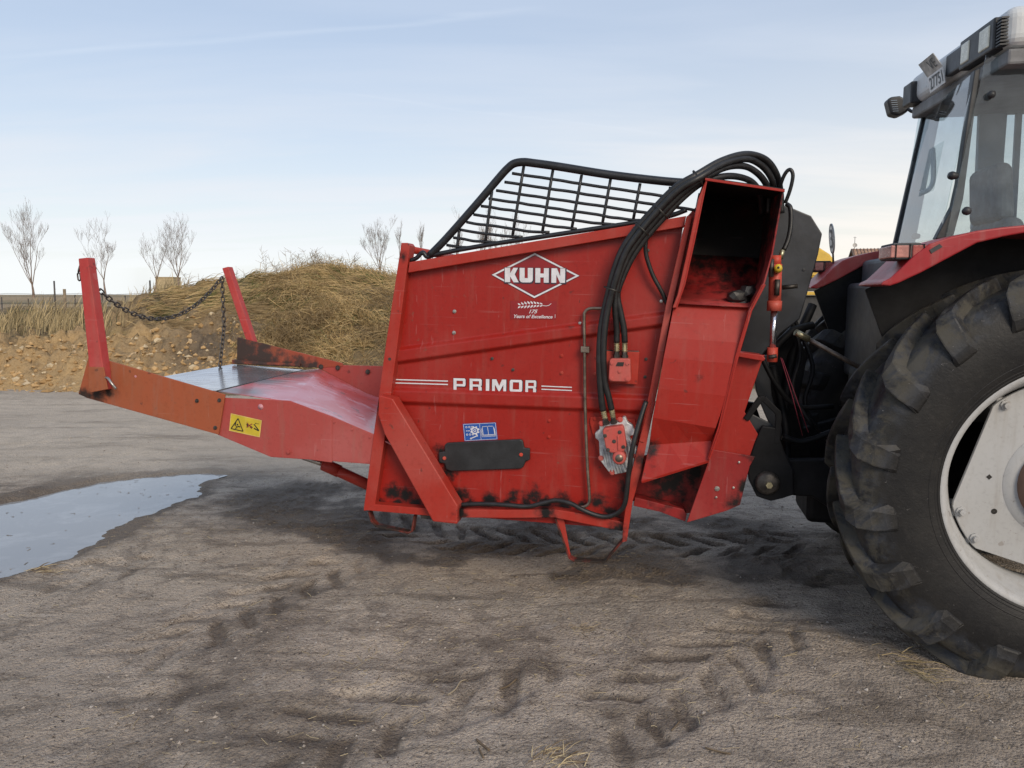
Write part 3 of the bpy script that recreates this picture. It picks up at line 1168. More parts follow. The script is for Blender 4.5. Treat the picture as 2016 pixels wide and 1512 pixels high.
for i, (px, top) in enumerate(((905, 446), (942, 440), (968, 432), (992, 440), (1020, 446))):
    bare_tree('bare_tree', px, 520, top, 46, 50 + i, '%s from the left of the bare trees seen through the black grille' %
              ('first', 'second', 'third', 'fourth', 'fifth')[i], 'bare trees behind the grille', fork=0.22, spread=0.42)

# ------------------------------------------------------------------ hut, fence
d = 96.0
A = Vector(((312 - 1008) / F * d, d, 0))
w, zb = 35 / F * d, ray(312, 573).z / ray(312, 573).y * d + CAMH
zt = ray(312, 547).z / ray(312, 547).y * d + CAMH
hut = empty('block_hut', (A.x + w / 2, d + 1, zb - 0.6))
mb = MB()
mb.box((-w / 2, -1, 0), (w / 2, 1.2, zt - zb + 0.6))
mb.build('wall', 'hut_wall', hut, bevel=0.02)
mb = MB()
mb.box((-w / 2 - 0.05, -1.06, zt - zb + 0.6), (w / 2 + 0.05, 1.26, zt - zb + 0.72))
mb.build('roof_slab', 'hut_wall', hut, bevel=0.02)
mb = MB()
mb.box((w / 2 - 0.75, -1.03, 0.2), (w / 2 - 0.15, -0.98, 1.5))
mb.build('door', 'fence_wood', hut)
tag(hut, 'small tan block hut between two bare trees on the horizon', 'hut')

fen = empty('field_fence', (-14, 23, 0.9))
fy = 24.0
posts = [(8, 640, 585), (60, 640, 588), (113, 622, 553), (132, 618, 569), (152, 612, 580), (205, 610, 576), (250, 612, 582), (300, 605, 552),
         (345, 600, 585), (-40, 640, 580), (-95, 640, 570)]
for i, (px, pb, pt) in enumerate(posts):
    x = (px - 1008) / F * fy
    zt = ray(px, pt).z / ray(px, pt).y * fy + CAMH
    zb = float(mz(x, fy)) - 0.3
    mb = MB()
    r0 = 0.055 if px == 132 else (0.03 if px in (113, 300) else 0.022)
    mb.tube([(x + 14, fy - 23, zb - 0.9), (x + 14.02, fy - 23, zt - 0.9)], [r0, r0 * 0.9], 6)
    mb.build('post', 'fence_wood' if r0 > 0.05 else 'wire', fen)
for zz in (0.45, 0.75, 1.05):
    mb = MB()
    pts = []
    for k in range(24):
        x = -20 + k * 0.55
        pts.append((x + 14, fy - 23 - 0.03, 0.62 + zz - 0.9 + 0.02 * math.sin(k * 1.7)))
    mb.tube(pts, 0.006, 3, cap=False)
    mb.build('wire', 'wire', fen)
tag(fen, 'thin wire fence with leaning posts beyond the dry grass', 'fence')
# ------------------------------------------------------------------ implement: paint and metal
PV = 0.06                                             # lateral position of the recessed side panel behind its frame


def bl(*pts):
    return [(*I(px, py, v), r) for px, py, v, r in pts]


RED, RED2 = (0.35, 0.024, 0.013), (0.37, 0.056, 0.038)
paint('red_paint', RED, RED2, 0.42)
paint('red_frame', (0.335, 0.026, 0.016), (0.355, 0.058, 0.045), 0.45, chips=0.25,
      blobs=bl((742, 800, 0, 0.07), (1215, 1045, 0, 0.10), (1075, 1010, 0, 0.10), (905, 1010, 0, 0.09), (1265, 900, 0, 0.10), (793, 505, 0, 0.05)))
paint('red_panel', (0.285, 0.0145, 0.0095), (0.305, 0.032, 0.025), 0.36, fade_lo=0.45, fade_hi=0.75, dust=0.16, bump=0.30, chips=0.12,
      blobs=bl(*[(748 + 36 * k, 990 + 2 * (k % 3), PV, (0.085, 0.07, 0.10, 0.06)[k % 4]) for k in range(13)], (775, 970, PV, .10), (800, 976, PV, .09), (905, 975, PV, 0.09), (1050, 976, PV, 0.10), (1010, 982, PV, .08),
               (870, 890, PV, 0.08), (880, 930, PV, 0.09), (1205, 1015, PV, .12), (1238, 960, PV, .12)))
paint('red_casing', (0.31, 0.018, 0.0115), (0.33, 0.041, 0.031), 0.40, fade_lo=0.5, fade_hi=0.8,
      blobs=bl((1275, 880, 0, 0.12), (1375, 745, -.04, 0.07), (1270, 925, 0, 0.10)))
paint('red_grease', (0.26, 0.018, 0.018), (0.30, 0.040, 0.036), 0.45, blobs=bl((1330, 940, .25, 0.30), (1300, 960, .25, 0.2), (1365, 930, .25, 0.18),
      (1470, 960, .05, 0.10), (1450, 985, .05, 0.09), (1480, 890, .05, 0.10)))
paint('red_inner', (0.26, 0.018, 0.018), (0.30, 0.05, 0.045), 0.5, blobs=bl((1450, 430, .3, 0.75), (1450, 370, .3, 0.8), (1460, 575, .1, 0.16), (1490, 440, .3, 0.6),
      (1400, 470, .45, 0.5), (1500, 560, .2, .2), (1540, 400, 0, .3), (1530, 440, 0, .25)), blob_col=(0.004, 0.004, 0.004))  # black blobs put the duct's inner shade into the red
paint('red_faded', (0.345, 0.060, 0.052), (0.38, 0.098, 0.092), 0.50, dust=0.25, chips=0.15)
paint('red_rust', (0.31, 0.080, 0.034), (0.28, 0.090, 0.040), 0.62, dust=0.25, chips=0.1,
      blobs=bl((170, 778, 0, 0.10), (195, 775, 0, 0.12), (215, 772, 0, 0.07)), blob_col=(0.03, 0.018, 0.014))
paint('far_rust', (0.30, 0.060, 0.032), (0.27, 0.075, 0.036), 0.6, dust=0.2,
      blobs=bl((480, 690, WID, 0.34), (520, 700, WID, 0.25), (570, 722, WID, 0.12), (612, 722, WID, 0.12), (590, 720, WID, 0.14)), blob_col=(0.045, 0.030, 0.027))
paint('red_post', (0.40, 0.040, 0.038), (0.42, 0.085, 0.078), 0.5, dust=0.2)
paint('red_bright', (0.50, 0.060, 0.036), (0.46, 0.085, 0.060), 0.45, dust=0.25, spots=0.8, chips=0.2)
paint('pump_red', (0.46, 0.075, 0.062), (0.42, 0.10, 0.085), 0.5, dust=0.3, spots=0.9, chips=0.3)


def floor_mats():
    m = Mat('worn_floor')
    a = m.noise(3.2, 6, 0.7, 0.5)
    c = m.mix(m.ramp(a, 0.42, 0.62), (0.50, 0.51, 0.55), (0.36, 0.35, 0.38))
    sc = m.noise(14, 4, 0.7, stretch=(1, 12, 1))
    c = m.mix(m.math('MULTIPLY', m.ramp(sc, 0.5, 0.7), 0.5), c, (0.20, 0.18, 0.18))
    m.set(col=c, rough=m.math('ADD', m.math('MULTIPLY', a, 0.22), 0.06), metal=0.72, normal=m.bump(m.noise(2.5, 3), 0.05, 0.02))
    m = Mat('pink_floor')
    a = m.noise(2.6, 6, 0.68, 0.5)
    c = m.mix(m.ramp(a, 0.42, 0.62), (0.46, 0.075, 0.075), (0.52, 0.17, 0.20))
    k = m.noise(5.0, 7, 0.75, 0.8)
    c = m.mix(m.ramp(k, 0.60, 0.65), c, (0.14, 0.11, 0.115))
    k2 = m.noise(3.1, 6, 0.7, 0.6, stretch=(1, 1.6, 1))
    c = m.mix(m.math('MULTIPLY', m.ramp(k2, 0.56, 0.66), 0.75), c, (0.58, 0.36, 0.42))
    st = m.stains(bl((470, 768, .1, .28), (520, 752, .5, .28), (560, 740, .8, .28), (440, 772, .05, .2), (590, 732, 1.05, .24)), 7, 0.45)
    c = m.mix(st, c, (0.16, 0.125, 0.135))
    m.set(col=c, rough=m.math('ADD', m.math('MULTIPLY', m.noise(6, 4), 0.35), 0.14), normal=m.bump(a, 0.08, 0.02), spec=0.7, coat=0.35)
    m.p.inputs['Coat Roughness'].default_value = 0.12


floor_mats()
flat('black_rubber', (0.016, 0.017, 0.019), 0.50, var=0.35, scale=9)
flat('black_tube', (0.012, 0.013, 0.016), 0.36, var=0.3, scale=20)
flat('black_shield', (0.020, 0.022, 0.027), 0.42, var=0.5, scale=5)
flat('hose_black', (0.014, 0.014, 0.015), 0.46, var=0.35, scale=30)
m_ = paint('duct_shade', (0.006, 0.0055, 0.005), (0.03, 0.006, 0.005), 0.6, fade_lo=0.56, fade_hi=0.75, dust=0.02, spots=0)  # near-black colour carries the shade of the upper duct
flat('steel_pipe', (0.20, 0.16, 0.13), 0.42, 0.75, var=0.35, scale=16)
flat('steel', (0.42, 0.40, 0.37), 0.35, 0.9, var=0.25, scale=20)
flat('dark_steel', (0.075, 0.068, 0.062), 0.5, 0.7, var=0.4, scale=20)
flat('zinc', (0.52, 0.47, 0.30), 0.35, 0.85, var=0.3, scale=26)
flat('chrome', (0.62, 0.63, 0.68), 0.16, 0.95, var=0.08, scale=20)
flat('aluminium', (0.50, 0.51, 0.52), 0.50, 0.35, var=0.35, scale=22, bump=0.4)
flat('yellow_cap', (0.60, 0.44, 0.04), 0.45, var=0.15)
flat('decal_white', (0.62, 0.62, 0.66), 0.42, var=0.08, scale=30)
flat('decal_navy', (0.030, 0.018, 0.035), 0.45, var=0.1)
flat('decal_red', (0.235, 0.007, 0.009), 0.36, var=0.08, scale=8)
flat('decal_blue', (0.012, 0.075, 0.33), 0.45, var=0.1)
flat('decal_yellow', (0.52, 0.40, 0.028), 0.5, var=0.12)
flat('decal_edge', (0.60, 0.42, 0.14), 0.5, var=0.1)
flat('decal_black', (0.014, 0.012, 0.010), 0.5, var=0.1)
flat('decal_sign_red', (0.26, 0.035, 0.025), 0.5, var=0.2)
flat('chain_steel', (0.10, 0.088, 0.080), 0.45, 0.7, var=0.45, scale=25)
flat('pink_plug', (0.52, 0.24, 0.27), 0.4, var=0.1)

blower = empty('straw_blower', mat=IMP.mat())
tag(blower, 'red mounted straw blower with folded-down tailgate, lifted on the tractor hitch', 'straw blower')


def plate(name, pix, v, depth, mat, parent=blower, bevel=0.003):
    mb = MB()
    mb.prism([I(px, py, v) for px, py in pix], (0, depth, 0))
    return mb.build(name, mat, parent, bevel=bevel)


def vext(name, pix, v0, v1, th, mat, parent=blower, bevel=0.002, side=1):
    """sheet standing across the machine: an edge traced at v0, carried back to v1, th thick"""
    P = [I(px, py, v0) for px, py in pix]
    n = len(P)
    off = []
    for i in range(n):
        t = P[min(i + 1, n - 1)] - P[max(i - 1, 0)]
        nr = Vector((-t.z, 0, t.x)).normalized() * th * side
        off.append(nr)
    ring = P + [P[i] + off[i] for i in range(n - 1, -1, -1)]
    mb = MB()
    mb.prism(ring, (0, v1 - v0, 0))
    return mb.build(name, mat, parent, bevel=bevel)


# ---- side walls of the bale chamber
rows = [((806, 524), (1347, 436), PV), ((786, 640), (1322, 566), PV), ((781, 684), (1313, 612), PV), ((780, 691), (1311, 620), PV - .024),
        ((778, 712), (1308, 637), PV - .024), ((777, 719), (1306, 644), PV), ((771, 762), (1292, 778), PV), ((770, 769), (1290, 787), PV - .022),
        ((768, 789), (1286, 809), PV - .022), ((767, 796), (1284, 816), PV), ((752, 900), (1258, 905), PV), ((737, 1000), (1090, 1012), PV)]
mb = MB()
NU = 26
vs = []
for (a, b, v) in rows:
    A, B = I(*a, v), I(*b, v)
    if a == (737, 1000):
        A, B = I(735, 1003, v), I(1229, 1041, v)
    for k in range(NU + 1):
        vs.append(A.lerp(B, k / NU))
fs = []
for i in range(len(rows) - 1):
    for k in range(NU):
        fs.append((i * (NU + 1) + k, i * (NU + 1) + k + 1, (i + 1) * (NU + 1) + k + 1, (i + 1) * (NU + 1) + k))
mb.add(vs, fs)
panel = mb.build('side_panel', 'red_panel', blower, bevel=0.006, segs=3)
md = panel.modifiers.new('sheet', 'SOLIDIFY')
md.thickness, md.offset = 0.004, -1 if panel.data.polygons[0].normal.y < 0 else 1
plate('rear_upright', [(790, 478), (803, 478), (807, 483), (782, 680), (768, 787), (737, 1003), (716, 1006), (716, 1000), (759, 680)], 0, PV + .03, 'red_frame')
plate('top_rail', [(806, 516), (1351, 425), (1347, 446), (803, 537)], 0.003, PV + .02, 'red_frame')
plate('bottom_rail', [(737, 993), (839, 1001), (907, 1003), (1000, 1004), (1091, 1003), (1160, 1014), (1229, 1029), (1225, 1046), (1150, 1031), (1091, 1019),
                      (1000, 1020), (907, 1019), (850, 1016), (722, 1005)], -0.003, PV + .03, 'red_frame')
gus = [(746, 778), (773, 785), (901, 996), (900, 1032), (852, 1027), (757, 855), (744, 817)]
plate('gusset_brace', gus, -0.07, 0.10, 'red_frame', bevel=0.006)
plate('foot_block', [(826, 1010), (850, 1012), (853, 1024), (829, 1021)], 0.01, 0.08, 'dark_steel')
plate('front_flange', [(1352, 425), (1363, 425), (1324, 600), (1296, 760), (1276, 858), (1262, 930), (1246, 985), (1234, 1066), (1225, 1068), (1226, 1040), (1238, 950),
                       (1258, 870), (1281, 760), (1311, 600)], -0.03, 0.05, 'red_frame')
plate('flange_patch', [(1276, 800), (1291, 790), (1276, 858), (1268, 872), (1258, 869)], -0.036, 0.02, 'red_frame')
# far side, chamber floor and front wall
far_pts = [I(790, 478, 0), I(806, 480, 0), I(803, 517, 0), I(1351, 425, 0), I(1296, 760, 0), I(1229, 1040, 0), I(1091, 1019, 0), I(716, 1005, 0)]
mb = MB()
mb.prism([p + Vector((0, WID - 0.02, 0)) for p in far_pts], (0, 0.02, 0))
mb.build('far_side_panel', 'red_paint', blower)
mb = MB()
q = [I(724, 1000, 0), I(1091, 1012, 0), I(1226, 1036, 0)]
mb.prism([p + Vector((0, PV + .04, 0)) for p in q] + [p + Vector((0, PV + .04, -0.012)) for p in q[::-1]], (0, WID - 0.14, 0))
mb.build('chamber_floor', 'red_grease', blower)
vext('front_wall', [(1352, 430), (1311, 600), (1283, 760), (1228, 1036)], PV + .03, WID - 0.03, 0.008, 'red_paint')
mb = MB()
a, b = I(806, 500, 0), I(1340, 416, 0)
mb.tube([I(800, 490, 0) + Vector((0, PV + .03, 0)), I(800, 490, 0) + Vector((0, WID - .03, 0))], 0.02, 10)
mb.build('cross_tube', 'red_frame', blower)

# ---- decals on the panel
DV = PV - 0.0025


def quadmap(c, v):
    """c: pixel corners TL, TR, BR, BL -> function (s right, t up) in the unit square to a local point"""
    P = [I(px, py, v) for px, py in c]

    def f(s, t):
        return P[3].lerp(P[2], s).lerp(P[0].lerp(P[1], s), t)
    return f


def polys(name, mp, lst, mat, parent, lift=0.0):
    mb = MB()
    for pl in lst:
        pts = [mp(s, t) - Vector((0, lift, 0)) for s, t in pl]
        n = len(pts)
        # face the yard: counter-clockwise seen from -v
        area = sum(pts[i].x * pts[(i + 1) % n].z - pts[(i + 1) % n].x * pts[i].z for i in range(n))
        if area < 0:
            pts = pts[::-1]
        mb.add(pts, [tuple(range(n))])
    return mb.build(name, mat, parent, normals=False)


def line(p, q, w, asp=1.0):
    """a stroke as a quad in unit-square space, asp = width / height of the square"""
    dx, dy = (q[0] - p[0]) * asp, q[1] - p[1]
    L = math.hypot(dx, dy)
    nx_, ny_ = -dy / L * w / 2 / asp, dx / L * w / 2
    return [(p[0] - nx_, p[1] - ny_), (q[0] - nx_, q[1] - ny_), (q[0] + nx_, q[1] + ny_), (p[0] + nx_, p[1] + ny_)]


def circ(cx, cy, r, asp=1.0, n=16, r0=0):
    if not r0:
        return [[(cx + r * math.cos(2 * math.pi * k / n) / asp, cy + r * math.sin(2 * math.pi * k / n)) for k in range(n)]]
    out = []
    for k in range(n):
        a, b = 2 * math.pi * k / n, 2 * math.pi * (k + 1) / n
        out.append([(cx + q * math.cos(t) / asp, cy + q * math.sin(t)) for q, t in ((r0, a), (r, a), (r, b), (r0, b))])
    return out


def text_mesh(body, shear=0.0, bold=0.0):
    cu = bpy.data.curves.new('lettering', 'FONT')
    cu.body, cu.shear, cu.offset = body, shear, bold
    ob = bpy.data.objects.new('lettering', cu)
    COL.objects.link(ob)
    dg = bpy.context.evaluated_depsgraph_get()
    me = bpy.data.meshes.new_from_object(ob.evaluated_get(dg))
    bpy.data.objects.remove(ob)
    return me


def text(name, body, mp, mat, parent, shear=0.0, bold=0.0, lift=0.0):
    me = text_mesh(body, shear, bold)
    xs = [v.co.x for v in me.vertices]
    ys = [v.co.y for v in me.vertices]
    x0, x1, y0, y1 = min(xs), max(xs), min(ys), max(ys)
    for v in me.vertices:
        v.co = mp((v.co.x - x0) / (x1 - x0), (v.co.y - y0) / (y1 - y0)) - Vector((0, lift, 0))
    return link(name, me, mat, parent)


# diamond emblem
L_, T_, R_, B_ = (968, 541), (1053, 498), (1141, 543), (1052, 587)
cxy = (1053.5, 542.3)


def dia(k):
    return [I(cxy[0] + (p[0] - cxy[0]) * k, cxy[1] + (p[1] - cxy[1]) * k, DV) for p in (L_, B_, R_, T_)]


emb = empty('brand_emblem')
emb.parent = blower


def ring(name, k0, k1, mat, lift):
    a, b = dia(k0), dia(k1)
    mb = MB()
    for i in range(4):
        j = (i + 1) % 4
        mb.add([p - Vector((0, lift, 0)) for p in (a[i], a[j], b[j], b[i])], [(3, 2, 1, 0)])
    return mb.build(name, mat, emb, normals=False)


mb = MB()
mb.add(dia(1.0), [(0, 1, 2, 3)])
mb.build('diamond_field', 'decal_red', emb, normals=False)
ring('diamond_shadow', 0.89, 1.012, 'decal_navy', 0.0006)
ring('diamond_border', 0.915, 0.995, 'decal_white', 0.0012)
GLYPH = {
    'K': [[(0, 0), (.40, 0), (.40, .40), (.40, .62), (.40, 1), (0, 1)], [(.40, .40), (.66, 0), (1.04, 0), (.74, .55), (.98, 1), (.64, 1), (.40, .62)]],
    'U': [[(0, 1), (0, .16), (.10, .03), (.22, 0), (.38, 0), (.38, 1)], [(.38, 0), (.62, 0), (.62, .30), (.38, .30)],
          [(.62, 0), (.78, 0), (.90, .03), (1, .16), (1, 1), (.62, 1)]],
    'H': [[(0, 0), (.37, 0), (.37, 1), (0, 1)], [(.37, .36), (.63, .36), (.63, .63), (.37, .63)], [(.63, 0), (1, 0), (1, 1), (.63, 1)]],
    'N': [[(0, 0), (.36, 0), (.36, .55), (.36, 1), (0, 1)], [(.36, 1), (.36, .55), (.64, 0), (.64, .46), (.40, 1)], [(.64, 0), (1, 0), (1, 1), (.64, 1), (.64, .46)]],
    'P': [[(0, 0), (.25, 0), (.25, 1), (0, 1)], [(.25, .80), (.78, .80), (.78, 1), (.25, 1)], [(.25, .32), (.78, .32), (.78, .52), (.25, .52)],
          [(.78, .32), (.92, .32), (1, .42), (1, .90), (.92, 1), (.78, 1)]],
    'R': [[(0, 0), (.25, 0), (.25, 1), (0, 1)], [(.25, .80), (.78, .80), (.78, 1), (.25, 1)], [(.25, .34), (.78, .34), (.78, .52), (.25, .52)],
          [(.78, .34), (.92, .38), (1, .46), (1, .90), (.92, 1), (.78, 1)], [(.72, 0), (1, 0), (1, .26), (.92, .38), (.78, .34), (.70, .34), (.72, .22)]],
    'I': [[(0, 0), (1, 0), (1, 1), (0, 1)]],
    'M': [[(0, 0), (.20, 0), (.20, .56), (.20, 1), (0, 1)], [(.20, 1), (.20, .56), (.46, 0), (.5, 0), (.5, .46), (.30, 1)],
          [(.5, .46), (.5, 0), (.54, 0), (.80, .56), (.80, 1), (.70, 1)], [(.80, 0), (1, 0), (1, 1), (.80, 1), (.80, .56)]],
    'O': [[(0, .12), (.08, 0), (.25, 0), (.25, 1), (.08, 1), (0, .88)], [(.25, 0), (.75, 0), (.75, .2), (.25, .2)], [(.25, .8), (.75, .8), (.75, 1), (.25, 1)],
          [(.75, 0), (.92, 0), (1, .12), (1, .88), (.92, 1), (.75, 1)]],
}


def word(name, letters, mp, mat, parent, lift, grow=0.0, dx=0.0, dy=0.0):
    """letters: (character, start, width) in the unit width of the word"""
    root = empty(name)
    root.parent = parent
    for ch, x0, w in letters:
        lst = []
        for pl in GLYPH[ch]:
            lst.append([(x0 + w * (0.5 + (s - 0.5) * (1 + grow)) + dx, 0.5 + (t - 0.5) * (1 + grow * 0.9) + dy) for s, t in pl])
        polys('letter', mp, lst, mat, root, lift)
    return root


kmap = quadmap([(994, 527), (1113, 528.5), (1112.5, 557), (994, 555.5)], DV)
KU = [('K', 0.0, 0.225), ('U', 0.248, 0.220), ('H', 0.510, 0.222), ('N', 0.775, 0.225)]
for part in emb.children[:]:
    pass
for ch, x0, w in KU:
    polys('letter_shadow', kmap, [[(x0 + w * (0.5 + (s - 0.5) * 1.14) + .006, 0.5 + (t - 0.5) * 1.12 - .03) for s, t in pl] for pl in GLYPH[ch]],
          'decal_navy', emb, 0.0018)
    polys('letter', kmap, [[(x0 + w * s, t) for s, t in pl] for pl in GLYPH[ch]], 'decal_white', emb, 0.0026)

# anniversary sticker
stk = empty('anniversary_sticker')
stk.parent = blower
amap = quadmap([(1005, 592), (1096, 592.5), (1095, 628.5), (1004.5, 628)], DV)
polys('sticker_field', amap, [[(0, 0), (1, 0), (1, 1), (0, 1)]], 'decal_red', stk, 0.0)
ASP = 91 / 36.0
ear = []
for k in range(8):
    x = 0.185 + k * 0.068
    y = 0.73 + 0.07 * math.sin(k / 7 * 2.2)
    ln = 0.13 + 0.08 * math.sin(k / 7 * 3.0 + .25)
    for sgn in (1, -1):
        bx, by = x + 0.035, y
        tx, ty = x - 0.022, y + sgn * ln * (1.0 if sgn > 0 else 0.95)
        mx_, my_ = (bx + tx) / 2, (by + ty) / 2
        ear.append([(bx, by + sgn * .014), (mx_ + 0.024, my_ + sgn * .015), (tx, ty), (mx_ - 0.018, my_ - sgn * .02)])
polys('wheat_ear', amap, ear, 'decal_white', stk, 0.0008)
polys('wheat_stem', amap, [line((.70, .745), (.78, .725), .03, ASP), line((.78, .725), (.84, .76), .03, ASP), line((.84, .76), (.885, .86), .03, ASP)],
      'decal_white', stk, 0.0012)
text('year_number', '175', quadmap([(1042, 609.5), (1059, 609.7), (1058.5, 617), (1041.5, 617)], DV), 'decal_white', stk, 0.35, 0.02, 0.0010)
text('motto', 'Years of Excellence', quadmap([(1012, 619), (1088, 620.5), (1088, 627), (1012, 626)], DV), 'decal_white', stk, 0.3, 0.018, 0.0010)
polys('tick_mark', amap, [line((.975, .07), (.975, .27), .018, ASP)], 'decal_white', stk, 0.001)

# model name with speed lines
pmap = quadmap([(893, 744.5), (1056, 749), (1055.5, 772.5), (893, 767.5)], DV)
PR = [('P', 0.0, .148), ('R', .198, .148), ('I', .396, .042), ('M', .472, .170), ('O', .684, .150), ('R', .872, .128)]
nm = empty('model_lettering')
nm.parent = blower
for ch, x0, w in PR:
    polys('letter_shadow', pmap, [[(x0 + w * (0.5 + (s - 0.5) * 1.10) + .003, 0.5 + (t - 0.5) * 1.12 - .04) for s, t in pl] for pl in GLYPH[ch]],
          'decal_navy', nm, 0.0008)
    polys('letter', pmap, [[(x0 + w * s, t) for s, t in pl] for pl in GLYPH[ch]], 'decal_white', nm, 0.0016)
for c in ([(775, 746), (882, 749.2), (882, 751.4), (775, 748.2)], [(775, 752.6), (882, 755.8), (882, 758.0), (775, 754.8)],
          [(1066, 759), (1126, 761.6), (1126, 763.6), (1066, 761)], [(1066, 765.2), (1126, 767.8), (1126, 769.8), (1066, 767.2)]):
    polys('stripe', quadmap(c, DV), [[(0, 0), (1, 0), (1, 1), (0, 1)]], 'decal_white', nm, 0.0010)

# blue service sticker
bs = empty('service_sticker')
bs.parent = blower
bmap = quadmap([(911, 834.5), (976.5, 831.5), (980, 865), (914.5, 868.5)], DV)
BA = 65 / 34.0
polys('sticker_field', bmap, [[(0, 0), (1, 0), (1, 1), (0, 1)]], 'decal_blue', bs)
ic = [line((.02, .03), (.02, .97), .02, BA), line((.98, .03), (.98, .97), .02, BA), line((.03, .03), (.97, .03), .02, BA), line((.03, .97), (.97, .97), .02, BA),
      line((.505, .04), (.505, .96), .018, BA)]
polys('sticker_border', bmap, ic, 'decal_white', bs, 0.0008)
ic = circ(.345, .58, .21, BA, 16, .14) + circ(.345, .58, .085, BA, 12, .045)
for k in range(8):
    a = 2 * math.pi * k / 8 + .3
    ic.append(line((.345 + .205 * math.cos(a) / BA, .58 + .205 * math.sin(a)), (.345 + .265 * math.cos(a) / BA, .58 + .265 * math.sin(a)), .09, BA))
for yy in (.80, .37):
    for xx in (.10, .19, .275):
        ic += circ(xx, yy, .060, BA, 10, .034)
ic += [line((.08, .585), (.125, .585), .045, BA), line((.14, .585), (.20, .585), .045, BA), line((.22, .15), (.38, .26), .055, BA)]
ic += circ(.205, .13, .055, BA, 8, .02) + circ(.395, .28, .055, BA, 8, .02)
polys('gear_and_spanner', bmap, ic, 'decal_white', bs, 0.0012)
ic = []
for k, w in ((0, .028), (1, .018), (2, .018)):
    o = k * .022
    ic += [line((.575 - o, .76 - k * .07), (.585 - o, .30 - k * .045), w, BA), line((.915 + o * .6, .76 - k * .07), (.925 + o * .6, .30 - k * .045), w, BA),
           line((.585 - o, .30 - k * .05), (.925 + o * .6, .30 - k * .05), w, BA)]
ic += [line((.575, .78), (.72, .80), .026, BA), line((.745, .80), (.90, .79), .026, BA), line((.735, .78), (.745, .32), .026, BA)]
polys('open_book', bmap, ic, 'decal_white', bs, 0.0016)

# ---- small fasteners and the black cover plate
def bolt(px, py, v, r, h, mat, parent=blower, name='bolt', n=6):
    mb = MB()
    p = I(px, py, v)
    mb.lathe([(r * 1.5, 0.001), (r * 1.5, -h * .25), (r, -h * .3), (r, -h), (1e-4, -h * 1.06)], p, (0, 1, 0), n if n > 6 else 8, smooth=n > 6)
    return mb.build(name, mat, parent)


for px, py, k in ((895, 613, 1), (894, 655, 1), (969, 706, 0), (1010, 728, 0), (1106, 700, 2), (1106, 734, 2), (1082, 828, 2), (1081, 860, 2), (1272, 707, 0),
                  (1270, 742, 0), (1175, 703, 2), (1172, 736, 2), (1142, 637, 1), (1302, 593, 3), (1275, 786, 3), (1233, 982, 1), (1276, 493, 0)):
    bolt(px, py, PV, (0.006, 0.007, 0.0065, 0.006)[k], 0.011, ('dark_steel', 'steel', 'red_paint', 'steel')[k])
cov = [(875, 876), (880, 872), (1024, 865), (1029, 868), (1032, 882), (1043, 883), (1043, 906), (1035, 908), (1030, 920), (1024, 923), (888, 928), (878, 924),
       (875, 913), (864, 911), (863, 891), (875, 889)]
cover = plate('cover_plate', cov, PV - 0.022, 0.020, 'black_rubber', bevel=0.005)
bolt(875, 902, PV - .022, .007, .012, 'red_bright', cover)
bolt(1026, 895, PV - .022, .007, .012, 'red_bright', cover)
bolt(767, 707, 0, .006, .002, 'dark_steel')

# ---- grille guard
gv = 0.035
gg = empty('grille_guard')
gg.parent = blower


def gt(name, pts, r, k=6, n=8, mat='black_tube', parent=gg):
    mb = MB()
    mb.tube(spline([I(*p) if len(p) == 3 else I(p[0], p[1], gv) for p in pts], k), r, n)
    return mb.build(name, mat, parent)


fr = gt('frame_tube', [(846, 503), (880, 468), (940, 400), (985, 347), (1000, 331), (1012, 322), (1030, 319), (1050, 321), (1100, 328), (1200, 344), (1300, 356), (1362, 361)],
        0.0215, 6, 10)
gt('lower_tube', [(808, 513), (820, 508), (832, 497), (842, 506), (862, 500), (960, 482), (1100, 461), (1276, 434), (1322, 424), (1352, 413)], 0.0125, 5, 8)


def c5(x, y):
    return (780 + x * 0.3308, 280 + y * 0.3308)


for a, b in (((376, 525), (360, 640)), ((570, 290), (528, 605)), ((760, 140), (690, 572)), ((933, 165), (868, 545)), ((1104, 195), (1045, 512)),
             ((1276, 220), (1227, 485)), ((1452, 245), (1410, 465)), ((1632, 265), (1606, 440))):
    gt('upright_bar', [c5(*a), c5((a[0] + b[0]) / 2, (a[1] + b[1]) / 2), c5(*b)], 0.0080, 2, 6)
lows = [(245, 665), (1500, 465), (1720, 410)]


def low_y(x):
    return np.interp(x, [245, 860, 1500, 1720], [668, 540, 465, 408])


for i, (lx, ly) in enumerate(((690, 185), (645, 237), (595, 287), (550, 335), (505, 380), (460, 430), (418, 475), (378, 520), (340, 568), (300, 612))):
    pts = [(lx, ly)]
    x = lx
    while x < 1700:
        x += 60
        y = ly + (x - lx) * 0.150
        if y > low_y(x) - 16:
            pts.append((x, min(y - 4, low_y(x) - 6)))
            pts.append((x + 75, low_y(x + 75) + 2))
            break
        pts.append((x, y + random.gauss(0, 1.2)))
    gt('cross_bar', [c5(*p) for p in pts], 0.0080, 3, 6)

